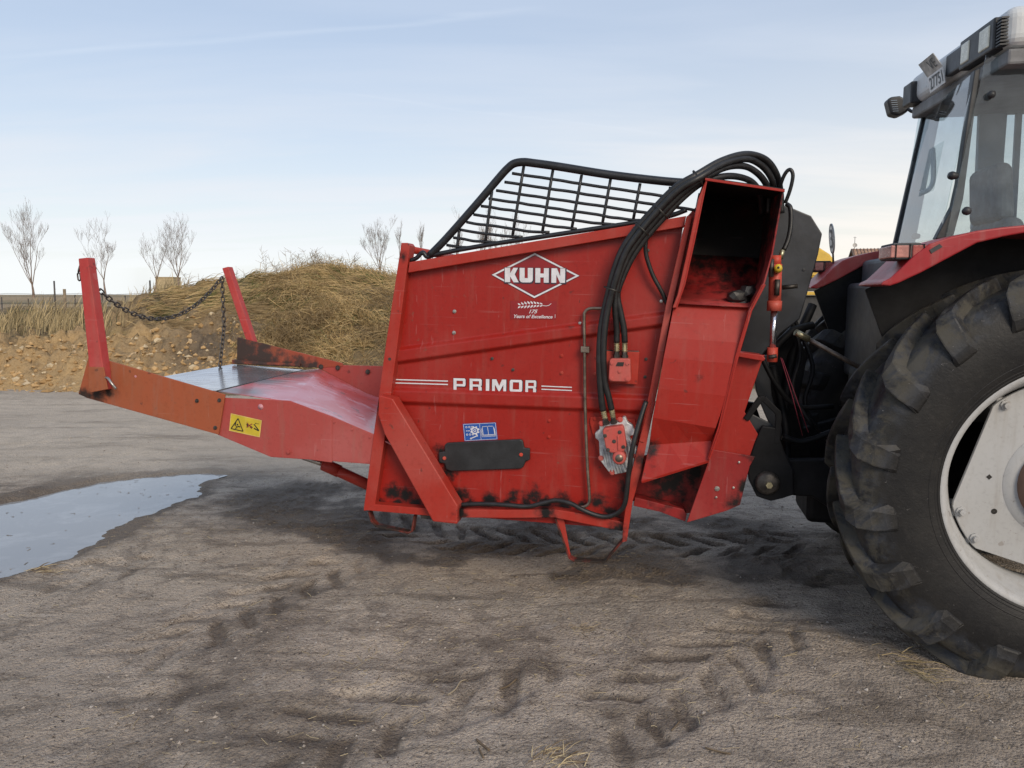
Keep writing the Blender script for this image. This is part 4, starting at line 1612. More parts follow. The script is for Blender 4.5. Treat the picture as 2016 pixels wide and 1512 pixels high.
# ---- blower casing with the open discharge duct
vext('duct_side_plate', [(1390, 352), (1366, 470), (1346, 560), (1330, 606)], -0.10, 0.55, 0.008, 'red_casing')
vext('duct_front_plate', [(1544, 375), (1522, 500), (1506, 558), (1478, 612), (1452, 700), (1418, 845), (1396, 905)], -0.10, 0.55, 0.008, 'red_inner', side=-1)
vext('duct_roof', [(1388, 351), (1545, 374)], -0.090, 0.55, 0.006, 'duct_shade')
plate('duct_lip', [(1388, 350), (1545, 373), (1545, 378), (1388, 355)], -0.105, 0.014, 'red_casing', bevel=.001)
plate('duct_flange', [(1391, 351), (1375, 390), (1352, 500), (1334, 580), (1324, 606), (1331, 606), (1347, 560), (1367, 470)], -0.098, 0.10, 'red_frame')
plate('duct_web', [(1351, 428), (1384, 392), (1362, 480), (1332, 596), (1312, 600)], 0.03, .008, 'red_casing')
mb = MB()
cur = [((1330, 596), (1480, 604), -.05), ((1335, 585), (1490, 592), .08), ((1340, 568), (1498, 574), .20), ((1346, 540), (1505, 545), .30), ((1350, 500), (1508, 508), .37)]
for a, b, v in cur:
    mb.v += [tuple(I(*a, v)), tuple(I(*b, v))]
for i in range(len(cur) - 1):
    mb.f.append((2 * i, 2 * i + 1, 2 * i + 3, 2 * i + 2))
    mb.sm.append(True)
bw = mb.build('duct_back_wall', 'red_inner', blower)
sol = bw.modifiers.new('sheet', 'SOLIDIFY')
sol.thickness = 0.006
mb = MB()
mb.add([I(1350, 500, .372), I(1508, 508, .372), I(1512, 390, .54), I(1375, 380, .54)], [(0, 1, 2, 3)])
bu = mb.build('duct_upper_wall', 'duct_shade', blower)
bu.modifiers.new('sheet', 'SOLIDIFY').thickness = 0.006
sh = [((1327, 598), (1477, 606), -.020), ((1322, 625), (1471, 633), -.050), ((1314, 665), (1460, 675), -.078), ((1306, 705), (1450, 716), -.092), ((1296, 765), (1431, 780), -.098), ((1285, 822), (1409, 843), -.090), ((1278, 876), (1401, 868), -.035),
      ((1262, 948), (1396, 906), -.085), ((1264, 952), (1396, 911), -.080)]
mb = MB()
for i, (a, b, v) in enumerate(sh):
    A, B = I(*a, v), I(*b, v)
    mb.v += [tuple(A), tuple(A.lerp(B, .33)), tuple(A.lerp(B, .66)), tuple(B)]
for i in range(len(sh) - 1):
    for k in range(3):
        mb.f.append((i * 4 + k, i * 4 + k + 1, (i + 1) * 4 + k + 1, (i + 1) * 4 + k))
        mb.sm.append(False)
shell = mb.build('casing_shell', 'red_casing', blower)
sol = shell.modifiers.new('sheet', 'SOLIDIFY')
sol.thickness = 0.006
bvm = shell.modifiers.new('edge', 'BEVEL')
bvm.width, bvm.segments = 0.012, 3
plate('casing_rim', [(1508, 560), (1481, 612), (1454, 705), (1420, 845), (1398, 906), (1393, 904), (1413, 843), (1447, 703), (1474, 612), (1500, 560)], -0.10, 0.06, 'red_casing', bevel=0.002)
plate('front_plate', [(1450, 697), (1506, 699), (1500, 712), (1466, 811), (1503, 873), (1487, 901), (1396, 886), (1405, 840)], 0.06, 0.012, 'red_casing')
plate('gearbox_plate', [(1396, 884), (1487, 899), (1476, 918), (1457, 994), (1430, 1006), (1352, 1029), (1396, 905)], 0.045, 0.012, 'red_grease')
plate('shelf_lip', [(1452, 693), (1500, 699), (1507, 706), (1503, 711), (1452, 702)], 0.0, 0.12, 'red_casing')
plate('rear_inner_plate', [(1258, 900), (1400, 860), (1412, 1000), (1348, 1012), (1240, 985)], 0.30, 0.01, 'red_grease')
plate('lower_cross_member', [(1250, 979), (1300, 992), (1346, 1003), (1352, 1014), (1349, 1027), (1300, 1008), (1247, 996)], 0.12, 0.10, 'red_grease')
for px, py in ((1412, 962), (1455, 910), (1444, 960), (1410, 979)):
    bolt(px, py, 0.045, 0.009 if px == 1412 else .004, 0.010, 'steel')
mb = MB()
cen = I(1360, 700, 0.56)
mb.lathe([(0.15, -.16), (0.50, -.16), (0.50, .13), (0.15, .13)], Vector((cen.x, 0.60, cen.z)), (1, 0, 0), 40)
mb.build('fan_drum', 'red_grease', blower)
mb = MB()
for k in range(6):
    a = k * math.pi / 3 + .35
    c = Vector((cen.x, 0.60 + .36 * math.cos(a), cen.z + .36 * math.sin(a)))
    mb.bar(c - Vector((.12, 0, 0)), c + Vector((.12, 0, 0)), 0.02, 0.22, (0, math.cos(a), math.sin(a)))
mb.build('fan_paddles', 'dark_steel', blower)
for i, (px, py, r) in enumerate(((1449, 575, .052), (1462, 590, .045), (1474, 566, .04), (1440, 588, .03))):
    o = bpy.data.objects.new('wet_straw_clump', rock_mesh('wet_straw_clump', 90 + i, 2))
    o.data.materials.append(M['hose_black'])
    COL.objects.link(o)
    o.parent = blower
    o.location = I(px, py + 8, 0.04)
    o.scale = (r * 1.2, r, r * .7)
    o.rotation_euler = (i, i * 2, i * 3)

# ---- black shield, ram on the deflector
plate('black_shield', [(1530, 400), (1561, 410), (1597, 425), (1619, 460), (1611, 500), (1588, 583), (1575, 628), (1537, 657), (1500, 700), (1470, 760), (1440, 760), (1480, 600),
                       (1510, 470)], 0.34, 0.03, 'black_shield', bevel=0.006)
mb = MB()
mb.tube([I(1540, 566, .26), I(1570, 563, .26)], 0.012, 8)
mb.build('shield_stub', 'dark_steel', blower)
bolt(1582, 531, .34, .006, .006, 'black_rubber')
ram = empty('hydraulic_ram')
ram.parent = blower


def rod(name, a, b, r, mat, parent, n=14, v=.10):
    mb = MB()
    A = I(*a) if len(a) == 3 else I(a[0], a[1], v)
    B = I(*b) if len(b) == 3 else I(b[0], b[1], v)
    mb.tube([A, B], r, n)
    return mb.build(name, mat, parent)


rod('ram_barrel', (1527, 520), (1525, 600), .031, 'red_bright', ram)
rod('barrel_collar', (1525, 592), (1524, 612), .036, 'red_bright', ram)
rod('piston_rod', (1524, 610), (1521, 690), .0165, 'chrome', ram)
rod('rod_clevis', (1521, 684), (1520, 712), .026, 'red_bright', ram)
rod('barrel_head', (1528, 503), (1527, 522), .026, 'red_bright', ram)
rod('port_pipe', (1519, 510, .05), (1518, 545, .05), .013, 'dark_steel', ram)
rod('port_block', (1531, 550, .06), (1529, 582, .06), .013, 'dark_steel', ram)
rod('clevis_pin', (1513, 703, .05), (1529, 701, .05), .010, 'dark_steel', ram)
mb = MB()
mb.lathe([(1e-4, -.028), (.018, -.028), (.020, -.01), (.020, .02)], I(1532, 529, .04), (0.1, 1, -.15), 14)
cap = mb.build('yellow_cap', 'yellow_cap', ram)
mb = MB()
mb.lathe([(1e-4, -.030), (.006, -.030), (.006, -.02)], I(1532, 529, .04), (0.1, 1, -.15), 10)
mb.build('cap_hole', 'decal_black', cap)
rod('fitting', (1541, 492, .10), (1536, 510, .10), .012, 'zinc', ram)
for i in range(18):
    pass

# ---- hydraulic motors
def fitting(px0, py0, px1, py1, v, parent):
    A, B = I(px0, py0, v), I(px1, py1, v)
    mb = MB()
    n = 5
    pts, rs = [], []
    for k in range(n * 4):
        t = k / (n * 4 - 1) * 0.62
        pts.append(A.lerp(B, t))
        rs.append(0.0155 if k % 4 in (0, 1) else 0.0125)
    mb.tube(pts, rs, 10, smooth=False)
    f = mb.build('hose_ferrule', 'zinc', parent)
    mb = MB()
    mb.tube([A.lerp(B, .60), A.lerp(B, .78), A.lerp(B, .79), A.lerp(B, 1.0)], [.014, .014, .018, .018], 6, smooth=False)
    mb.build('hose_nut', 'dark_steel', parent)


um = empty('upper_hydraulic_motor')
um.parent = blower
plate('mounting_plate', [(1194, 691), (1259, 693), (1255, 757), (1192, 754)], PV - .034, .010, 'red_paint', um)
plate('spacer', [(1198, 696), (1254, 697), (1251, 752), (1197, 751)], PV - .024, .023, 'red_grease', um)
plate('motor_body', [(1200, 709), (1204, 706), (1238, 706), (1241, 709), (1242, 748), (1238, 752), (1201, 751), (1198, 747)], PV - .11, .075, 'pump_red', um, .005)
mb = MB()
mb.lathe([(.001, -.02), (.058, -.02), (.060, .015), (.062, .03)], I(1220, 729, PV - .055), (0, 1, 0), 18)
mb.build('motor_flange', 'red_paint', um)
for px, py in ((1205, 715), (1235, 716), (1204, 745), (1234, 746), (1220, 731)):
    bolt(px, py, PV - .11, .008, .006, 'pump_red', um)
polys('type_plate', quadmap([(1216, 713), (1229, 713), (1227, 721), (1212, 721)], PV - .1125), [[(0, 0), (1, 0), (1, 1), (0, 1)]], 'decal_black', um)
fitting(1214, 672, 1214, 705, PV - .06, um)
fitting(1230, 672, 1230, 706, PV - .06, um)
plate('strap', [(1192, 689), (1258, 691), (1258, 694), (1192, 692)], PV - .02, .02, 'dark_steel', um)

lm = empty('lower_hydraulic_motor')
lm.parent = blower
plate('mounting_ear', [(1162, 822), (1176, 820), (1250, 826), (1262, 900), (1215, 930), (1180, 900), (1166, 852), (1161, 832)], PV - .012, .010, 'red_paint', lm)
bolt(1171, 824, PV - .012, .008, .008, 'red_paint', lm)
alu = [(1180, 838), (1182, 832), (1188, 829), (1200, 833), (1222, 829), (1226, 821), (1231, 821), (1236, 832), (1245, 837), (1249, 848), (1248, 857), (1240, 858), (1240, 864),
       (1248, 874), (1262, 890), (1260, 910), (1247, 925), (1228, 931), (1212, 934), (1198, 929), (1181, 906), (1179, 868), (1172, 863), (1171, 853), (1180, 846)]
plate('motor_housing', alu, PV - .065, .05, 'aluminium', lm, .005)
for k in range(11):
    x = 1190 + k * 6.2
    y0, y1 = (884 if k < 4 else 868 if k > 7 else 905), (912, 920, 928, 930, 931, 931, 929, 927, 924, 920, 912)[k]
    mb = MB()
    mb.bar(I(x - 4, y0, PV - .068), I(x + 3, y1, PV - .068), .0055, .014, (0, 1, 0))
    mb.build('cooling_fin', 'aluminium', lm, bevel=.001)
plate('valve_body', [(1186, 848), (1190, 843), (1224, 838), (1228, 842), (1233, 878), (1228, 889), (1206, 892), (1198, 890), (1192, 880)], PV - .125, .065, 'pump_red', lm, .006)
plate('valve_rib', [(1215, 858), (1219, 857), (1221, 886), (1216, 888)], PV - .131, .008, 'pump_red', lm)
mb = MB()
c = I(1220, 898, PV - .08)
mb.lathe([(.001, -.055), (.026, -.055), (.034, -.05), (.036, -.03), (.036, .02)], c, (0, 1, 0), 24)
capo = mb.build('round_cap', 'pump_red', lm)
mb = MB()
mb.lathe([(.001, -.058), (.019, -.058), (.021, -.054)], c, (0, 1, 0), 20)
mb.build('cap_centre', 'steel_pipe', capo)
for px, py in ((1191, 858), (1220, 851), (1209, 869), (1197, 886), (1227, 880)):
    bolt(px, py, PV - .125, .007, .006, 'dark_steel', lm)
for px, py in ((1184, 834), (1221, 826), (1183, 902), (1252, 898), (1205, 930), (1253, 920)):
    bolt(px, py, PV - .065, .010, .008, 'pump_red', lm)
fitting(1187, 806, 1194, 836, PV - .07, lm)
fitting(1204, 804, 1209, 834, PV - .07, lm)

# ---- hoses and pipes
def hose(name, pts, r, mat='hose_black', k=7, n=10):
    mb = MB()
    mb.tube(spline([I(*p) for p in pts], k), r, n)
    return mb.build(name, mat, blower)


hose('hose', [(1187, 808, -.01), (1184, 785, -.02), (1181, 745, -.03), (1180, 700, -.04), (1183, 650, -.04), (1190, 610, -.04), (1199, 572, -.05), (1210, 530, -.06),
              (1226, 490, -.07), (1252, 452, -.075), (1288, 411, -.085), (1330, 369, -.10), (1372, 344, -.10), (1420, 317, -.02), (1468, 304, .08), (1505, 313, .16), (1527, 340, .22),
              (1536, 376, .28), (1538, 420, .3)], .0175)
hose('hose', [(1204, 806, -.01), (1199, 784, -.02), (1191, 752, -.03), (1188, 705, -.05), (1190, 655, -.06), (1196, 612, -.065), (1206, 573, -.075), (1218, 533, -.085),
              (1234, 493, -.095), (1260, 456, -.10), (1294, 416, -.105), (1336, 374, -.12), (1378, 349, -.12), (1424, 323, -.03), (1468, 313, .07), (1498, 325, .15), (1518, 350, .20),
              (1525, 382, .27), (1526, 420, .3)], .0165)
hose('hose', [(1214, 674, 0), (1214, 645, -.01), (1211, 610, -.03), (1213, 574, -.04), (1223, 536, -.05), (1240, 499, -.055), (1266, 462, -.06), (1300, 423, -.07),
              (1342, 381, -.08), (1384, 352, -.08), (1428, 330, 0), (1464, 327, .08), (1490, 340, .14), (1508, 362, .2), (1512, 385, .27), (1513, 420, .3)], .0165)
hose('hose', [(1230, 674, 0), (1228, 645, -.01), (1221, 612, -.02), (1216, 578, -.03), (1228, 542, -.03), (1246, 505, -.035), (1272, 468, -.04), (1306, 429, -.045),
              (1348, 386, -.05), (1386, 358, -.04), (1428, 347, .02), (1462, 350, .1), (1484, 362, .16), (1497, 385, .22), (1500, 420, .3)], .0165)
for i, (px, py, dx, dy) in enumerate(((1374, 351, .5, -.35), (1205, 570, .3, -.9), (1264, 452, .6, -.7), (1300, 416, .7, -.7))):
    p = I(px, py, -.08)
    mb = MB()
    mb.lathe([(.044, -.004), (.046, 0), (.044, .004)], p, (dx, 0, -dy), 14)
    mb.build('cable_tie', 'decal_black', blower)
hose('hose', [(1534, 385, .25), (1538, 360, .2), (1547, 340, .18), (1556, 334, .17), (1561, 346, .17), (1556, 372, .18), (1546, 400, .2)], .0095)
hose('hose', [(1549, 402, .16), (1556, 410, .14), (1557, 440, .13), (1552, 470, .12), (1543, 492, .11)], .0120)
hose('hose', [(1276, 455, -.02), (1271, 480, -.01), (1273, 505, 0), (1285, 541, .01), (1303, 575, .02), (1313, 598, .03)], .0110)
hose('hose', [(905, 994, .02), (950, 992, .01), (995, 994, 0), (1038, 997, 0), (1070, 990, 0), (1095, 985, 0), (1123, 991, -.01), (1146, 1003, -.02), (1170, 1013, -.02), (1195, 1017, -.02),
              (1218, 1008, -.03), (1231, 988, -.05), (1238, 930, -.07), (1245, 884, -.08), (1258, 834, -.06), (1272, 790, -.03)], .0130)
hose('steel_pipe', [(1196, 607, .02), (1172, 607, .02), (1160, 608, .02), (1152, 614, .02), (1150, 628, .02), (1151, 700, .02), (1152, 800, .02), (1156, 910, .02),
                    (1160, 968, .02), (1160, 988, .02), (1152, 997, .02), (1138, 999, .02)], .0085, 'steel_pipe', 6, 8)
plate('pipe_clamp', [(1143, 682), (1160, 683), (1160, 695), (1143, 694)], .004, .05, 'steel_pipe')

# ---- skid loops, ram under the tailgate
def strap_path(name, pts, w, h, mat):
    mb = MB()
    P = [I(*p) for p in pts]
    for a, b in zip(P[:-1], P[1:]):
        e = (b - a).normalized() * h * .45
        mb.bar(a - e, b + e, w, h, (b - a).cross(Vector((0, 1, 0))))
    return mb.build(name, mat, blower, bevel=.002)


sk = paint('skid_paint', (0.16, 0.024, 0.018), (0.06, 0.03, 0.02), 0.6, rust=(0.38, (0.025, 0.018, 0.014)))
strap_path('skid_loop', [(729, 1006, .06), (734, 1024, .06), (743, 1034, .06), (806, 1047, .06), (813, 1044, .06), (818, 1014, .06)], .05, .010, 'skid_paint')
strap_path('skid_loop', [(1095, 1020, .05), (1122, 1096, .05), (1130, 1101, .05), (1188, 1105, .05), (1194, 1101, .05), (1228, 1060, .03)], .05, .010, 'skid_paint')
plate('skid_gusset', [(1092, 1018), (1110, 1022), (1123, 1093), (1119, 1095)], .03, .012, 'red_frame')
rod('tailgate_ram', (637, 914, .40), (726, 955, .40), .034, 'red_frame', blower)
rod('tailgate_ram_sleeve', (637, 914, .40), (668, 928, .40), .039, 'red_frame', blower)
rod('tailgate_ram_rod', (596, 900, .40), (640, 915, .40), .016, 'steel', blower)

# ---- tailgate
plate('tailgate_side', [(175, 699), (443, 777), (430, 856), (172, 784), (154, 776)], -0.012, .012, 'red_rust')
plate('tailgate_side', [(440, 783), (570, 789), (653, 820), (653, 911), (609, 905), (533, 900), (428, 856)], 0.002, .010, 'red_faded')
plate('tailgate_side', [(651, 819), (740, 857), (728, 914), (651, 908)], 0.008, .010, 'red_faded')
fl = plate('tailgate_far_side', [(467, 664), (674, 715), (675, 722), (625, 724), (466, 717)], WID, .012, 'far_rust')
plate('tailgate_far_side', [(640, 718), (760, 721), (768, 790), (720, 775), (626, 724)], WID + .004, .010, 'red_faded')
plate('tailgate_lip', [(456, 708), (520, 713), (590, 716), (590, 721), (457, 716)], WID - .03, .03, 'far_rust')
st = [((194, 764), (457, 717)), ((428, 769), (598, 728)), ((430, 770), (601, 728)), ((570, 790), (629, 726)), ((637, 813), (721, 774)), ((742, 859), (770, 790)), ((800, 890), (830, 815))]
S = [(I(*a, .014), I(*b, WID - .004)) for a, b in st]


def strip_floor(name, i0, i1, mat, n=14):
    mb = MB()
    for i in range(i0, i1 + 1):
        for k in range(n + 1):
            mb.v.append(tuple(S[i][0].lerp(S[i][1], k / n)))
    for i in range(i1 - i0):
        for k in range(n):
            mb.f.append((i * (n + 1) + k, i * (n + 1) + k + 1, (i + 1) * (n + 1) + k + 1, (i + 1) * (n + 1) + k))
            mb.sm.append(False)
    o = mb.build(name, mat, blower)
    s_ = o.modifiers.new('sheet', 'SOLIDIFY')
    s_.thickness = .006
    s_.offset = -1 if o.data.polygons[0].normal.z > 0 else 1
    return o


strip_floor('tailgate_floor', 0, 1, 'worn_floor')
strip_floor('tailgate_floor', 2, 6, 'pink_floor')
mb = MB()
mb.tube([S[1][0] - Vector((0, 0, .008)), S[1][1] - Vector((0, 0, .008))], .010, 6)
mb.build('hinge_rod', 'dark_steel', blower)
for px, py in ((388, 789), (432, 788), (424, 842)):
    bolt(px, py, -.012, .008, .010, 'dark_steel')
bolt(569, 889, .002, .011, .014, 'red_faded')
bolt(267, 741, -.012, .005, .003, 'pink_plug', name='rivet')
bolt(513, 801, .002, .011, .004, 'pink_plug', name='plug', n=16)
for px, py in ((658, 831), (693, 846), (728, 861), (660, 906), (692, 909), (723, 911)):
    bolt(px, py, .008, .005, .006, 'red_faded')
for px, py in ((632, 722), (665, 724), (724, 732)):
    bolt(px, py, WID - .004, .012, .012, 'dark_steel')
# warning sticker
ws = empty('warning_sticker')
ws.parent = blower
wmap = quadmap([(454.5, 813.5), (515.5, 827.5), (511.5, 861), (451, 848)], 0.002 - .0025)
WA = 62 / 34.0
polys('sticker_field', wmap, [[(0, 0), (1, 0), (1, 1), (0, 1)]], 'decal_yellow', ws)
polys('sticker_border', wmap, [line((.0, .02), (1, .02), .04, WA), line((.0, .98), (1, .98), .04, WA), line((.012, .04), (.012, .96), .04, WA), line((.988, .04), (.988, .96), .04, WA),
                               line((.50, .06), (.50, .94), .018, WA)], 'decal_edge', ws, .0006)
tri = [(.06, .15), (.25, .80), (.45, .14)]
pic = [line(tri[i], tri[(i + 1) % 3], .055, WA) for i in range(3)]
pic += [line((.19, .55), (.175, .35), .06, WA), line((.20, .36), (.26, .30), .05, WA), line((.26, .36), (.35, .35), .07, WA), line((.19, .20), (.25, .28), .05, WA)]
pic += circ(.25, .45, .05, WA, 8)
pic += [line((.77, .68), (.95, .38), .065, WA), line((.78, .45), (.94, .36), .07, WA), line((.83, .74), (.93, .76), .025, WA), [(.83, .79), (.83, .69), (.80, .73)]]
pic += [line((.55, .62), (.59, .42), .09, WA), line((.66, .50), (.73, .44), .12, WA)]
polys('pictograms', wmap, pic, 'decal_black', ws, .0011)
polys('cross_mark', wmap, [line((.545, .68), (.715, .42), .05, WA), line((.545, .42), (.715, .68), .05, WA)], 'decal_sign_red', ws, .0018)

# posts
np_ = plate('tailgate_post', [(154, 509), (172, 507), (204, 732), (206, 768), (178, 770), (176, 728)], -0.075, .062, 'red_post', bevel=.004)
plate('post_sleeve', [(174, 722), (204, 723), (212, 766), (174, 774)], -0.080, .006, 'red_rust', np_)
mb = MB()
mb.tube(spline([I(205, 744, -.06), I(212, 744, -.09), I(220, 755, -.10), I(229, 766, -.09)], 5), .0075, 8)
mb.build('locking_pin', 'steel', np_)
fp = plate('tailgate_post', [(437, 528), (449, 525), (499, 674), (485, 672)], WID + .015, .062, 'red_post', bevel=.004)


# ---- safety chain hung between the posts
def chain_link_mesh():
    mb = MB()
    L2, W2, r = .0225, .0115, .0047
    path = []
    for k in range(6):
        a = -math.pi / 2 + math.pi * k / 5
        path.append(Vector((L2 - W2 + W2 * math.cos(a), W2 * math.sin(a), 0)))
    for k in range(6):
        a = math.pi / 2 + math.pi * k / 5
        path.append(Vector((-(L2 - W2) + W2 * math.cos(a), W2 * math.sin(a), 0)))
    path.append(path[0])
    mb.tube(path, r, 5, cap=False)
    me = bpy.data.meshes.new('link')
    me.from_pydata([tuple(v) for v in mb.v], [], mb.f)
    me.polygons.foreach_set('use_smooth', mb.sm)
    me.materials.append(M['chain_steel'])
    return me


LINK = chain_link_mesh()


def chain(name, wpts, label, pitch=.0355):
    P = [Vector(p) for p in wpts]
    root = empty(name, P[0])
    cum = [0]
    for a, b in zip(P[:-1], P[1:]):
        cum.append(cum[-1] + (b - a).length)
    n = int(cum[-1] / pitch)
    pos = []
    for i in range(n + 1):
        s = i * pitch
        j = min(len(P) - 2, max(0, int(np.searchsorted(cum, s)) - 1))
        t = (s - cum[j]) / (cum[j + 1] - cum[j])
        pos.append(P[j].lerp(P[j + 1], t))
    for i in range(n):
        a, b = pos[i], pos[i + 1]
        o = bpy.data.objects.new('link', LINK)
        COL.objects.link(o)
        o.parent = root
        q = (b - a).to_track_quat('X', 'Z').to_matrix().to_4x4()
        o.matrix_local = Matrix.Translation((a + b) / 2 - P[0]) @ q @ Matrix.Rotation(R(90 * (i % 2) + 20), 4, 'X')
    tag(root, label, 'chain')


def iw(px, py, v):
    return IMP.wor(I(px, py, v))


A, B = iw(187, 563, -.02), iw(441, 541, WID)
pts = []
for k in range(25):
    t = k / 24
    p = A.lerp(B, t)
    p.z -= .27 * 4 * t * (1 - t) * (0.92 + .16 * (0.5 - t))
    pts.append(p)
chain('safety_chain', pts, 'steel chain sagging between the two red tailgate posts')
A = iw(437, 546, WID - .01)
chain('loose_chain', [A, A + Vector((.004, -.01, -.35)), iw(433, 722, WID - .18), iw(437, 742, WID - .30)], 'loose end of steel chain hanging straight down onto the tailgate floor')
A = iw(159, 520, -.05)
chain('short_chain', [A, A + Vector((-.012, -.01, -.05)), A + Vector((-.006, -.01, -.11))], 'few dark chain links hooked on the back of the near red post', .05)
# ------------------------------------------------------------------ tractor
def TX(px, py, x):
    """tractor-local point on the cross plane x = const"""
    r = ray(px, py)
    C = Vector((0, 0, CAMH))
    k = (x - (C - TRA.O).dot(TRA.U)) / r.dot(TRA.U)
    return TRA.loc(C + r * k)


def tyre_mat():
    m = Mat('tyre_rubber')
    c = m.mix(m.ramp(m.noise(4, 6, 0.65), 0.35, 0.7), (0.010, 0.010, 0.011), (0.020, 0.019, 0.018))
    sep_ = m.n('ShaderNodeSeparateXYZ')
    m.t.links.new(m.obj(), sep_.inputs[0])
    x2 = m.math('MULTIPLY', sep_.outputs[0], sep_.outputs[0])
    z2 = m.math('MULTIPLY', sep_.outputs[2], sep_.outputs[2])
    rad = m.math('SQRT', m.math('ADD', x2, z2))
    worn = m.math('MULTIPLY', m.ramp(m.noise(7, 5, 0.7, 0.3), 0.40, 0.62), m.ramp(rad, 0.735, 0.79))
    c = m.mix(m.math('MULTIPLY', worn, 0.7), c, (0.038, 0.043, 0.054))
    mud = m.math('MULTIPLY', m.ramp(m.noise(6.5, 7, 0.75, 0.5), 0.43, 0.58), m.ramp(rad, 0.755, 0.85))
    c = m.mix(m.math('MULTIPLY', mud, 0.55), c, (0.090, 0.082, 0.062))
    dust = m.math('MULTIPLY', m.ramp(m.noise(30, 5, 0.75), 0.52, 0.75), 0.10)
    c = m.mix(dust, c, (0.115, 0.105, 0.098))
    scr = m.noise(22, 5, 0.8, 0.6, stretch=(1, 1, 3))
    c = m.mix(m.math('MULTIPLY', m.ramp(scr, 0.66, 0.70), 0.6), c, (0.26, 0.25, 0.245))
    h = m.math('ADD', m.noise(26, 5, 0.7), m.math('MULTIPLY', m.noise(90, 3), 0.4))
    m.set(col=c, rough=m.math('ADD', m.math('MULTIPLY', mud, 0.3), 0.52), normal=m.bump(h, 0.35, 0.006), spec=0.28)


tyre_mat()
paint('tractor_red', (0.30, 0.016, 0.022), (0.36, 0.075, 0.075), 0.35, dust=0.25, dust_col=(0.30, 0.20, 0.18), spots=0.3, fade_lo=0.42, fade_hi=0.72)
paint('rim_silver', (0.40, 0.405, 0.41), (0.36, 0.36, 0.355), 0.5, dust=0.35, dust_col=(0.22, 0.19, 0.15), chip_col=(0.15, 0.11, 0.08), spots=0.4)
paint('rusty_hub', (0.19, 0.115, 0.085), (0.12, 0.075, 0.055), 0.7, spots=0.8)
paint('roof_white', (0.58, 0.60, 0.61), (0.48, 0.50, 0.51), 0.45, dust=0.3, dust_col=(0.25, 0.24, 0.22), spots=0.3)
flat('black_plastic', (0.022, 0.024, 0.028), 0.5, var=0.4, scale=6)
flat('grey_plastic', (0.060, 0.068, 0.078), 0.55, var=0.35, scale=5)
flat('black_iron', (0.006, 0.006, 0.007), 0.6, 0.0, var=0.4, scale=9).set(spec=0.2)
flat('pillar_grey', (0.24, 0.29, 0.355), 0.55, var=0.12, scale=4)
flat('seat_cloth', (0.12, 0.135, 0.16), 0.85, var=0.25, scale=16, bump=0.4)
flat('lens_pink', (0.46, 0.20, 0.17), 0.25, var=0.25, scale=25)
flat('lens_red', (0.30, 0.06, 0.05), 0.25, var=0.25, scale=25)
flat('lens_clear', (0.62, 0.62, 0.52), 0.25, var=0.12, scale=30)
flat('plate_white', (0.56, 0.55, 0.53), 0.45, var=0.12, scale=20)
flat('plate_dirty', (0.40, 0.385, 0.36), 0.6, var=0.3, scale=14)
flat('red_cord', (0.22, 0.025, 0.045), 0.7, var=0.2)


def glass_mat():
    m = Mat('cab_glass')
    t = m.t
    tr = m.n('ShaderNodeBsdfTransparent')
    tr.inputs[0].default_value = (0.86, 0.90, 0.91, 1)
    gl = m.n('ShaderNodeBsdfGlossy')
    gl.inputs['Roughness'].default_value = 0.03
    df = m.n('ShaderNodeBsdfDiffuse')
    df.inputs[0].default_value = (0.36, 0.40, 0.43, 1)
    lw = m.n('ShaderNodeLayerWeight')
    lw.inputs[0].default_value = 0.5
    front = m.math('SUBTRACT', 1.0, m.n('ShaderNodeNewGeometry').outputs['Backfacing'])
    fr = m.math('MULTIPLY', m.math('ADD', m.math('MULTIPLY', m.math('POWER', lw.outputs['Facing'], 4.0), 0.7), 0.06), front)
    a = m.n('ShaderNodeMixShader')
    t.links.new(m.math('MULTIPLY', m.ramp(m.noise(3, 5, 0.7), 0.3, 0.8), 0.10), a.inputs[0])
    t.links.new(tr.outputs[0], a.inputs[1])
    t.links.new(df.outputs[0], a.inputs[2])
    b = m.n('ShaderNodeMixShader')
    t.links.new(fr, b.inputs[0])
    t.links.new(a.outputs[0], b.inputs[1])
    t.links.new(gl.outputs[0], b.inputs[2])
    t.links.new(b.outputs[0], m.out.inputs[0])


glass_mat()
tractor = empty('tractor', mat=TRA.mat())
tag(tractor, 'red farm tractor with white cab roof, seen from behind at the right edge', 'tractor')


def tb(name, a, b, mat, parent=tractor, bevel=.004, segs=2):
    mb = MB()
    mb.box(a, b)
    return mb.build(name, mat, parent, bevel=bevel, segs=segs)


# ---- rear wheels
RT, AX = 0.885, 0.290


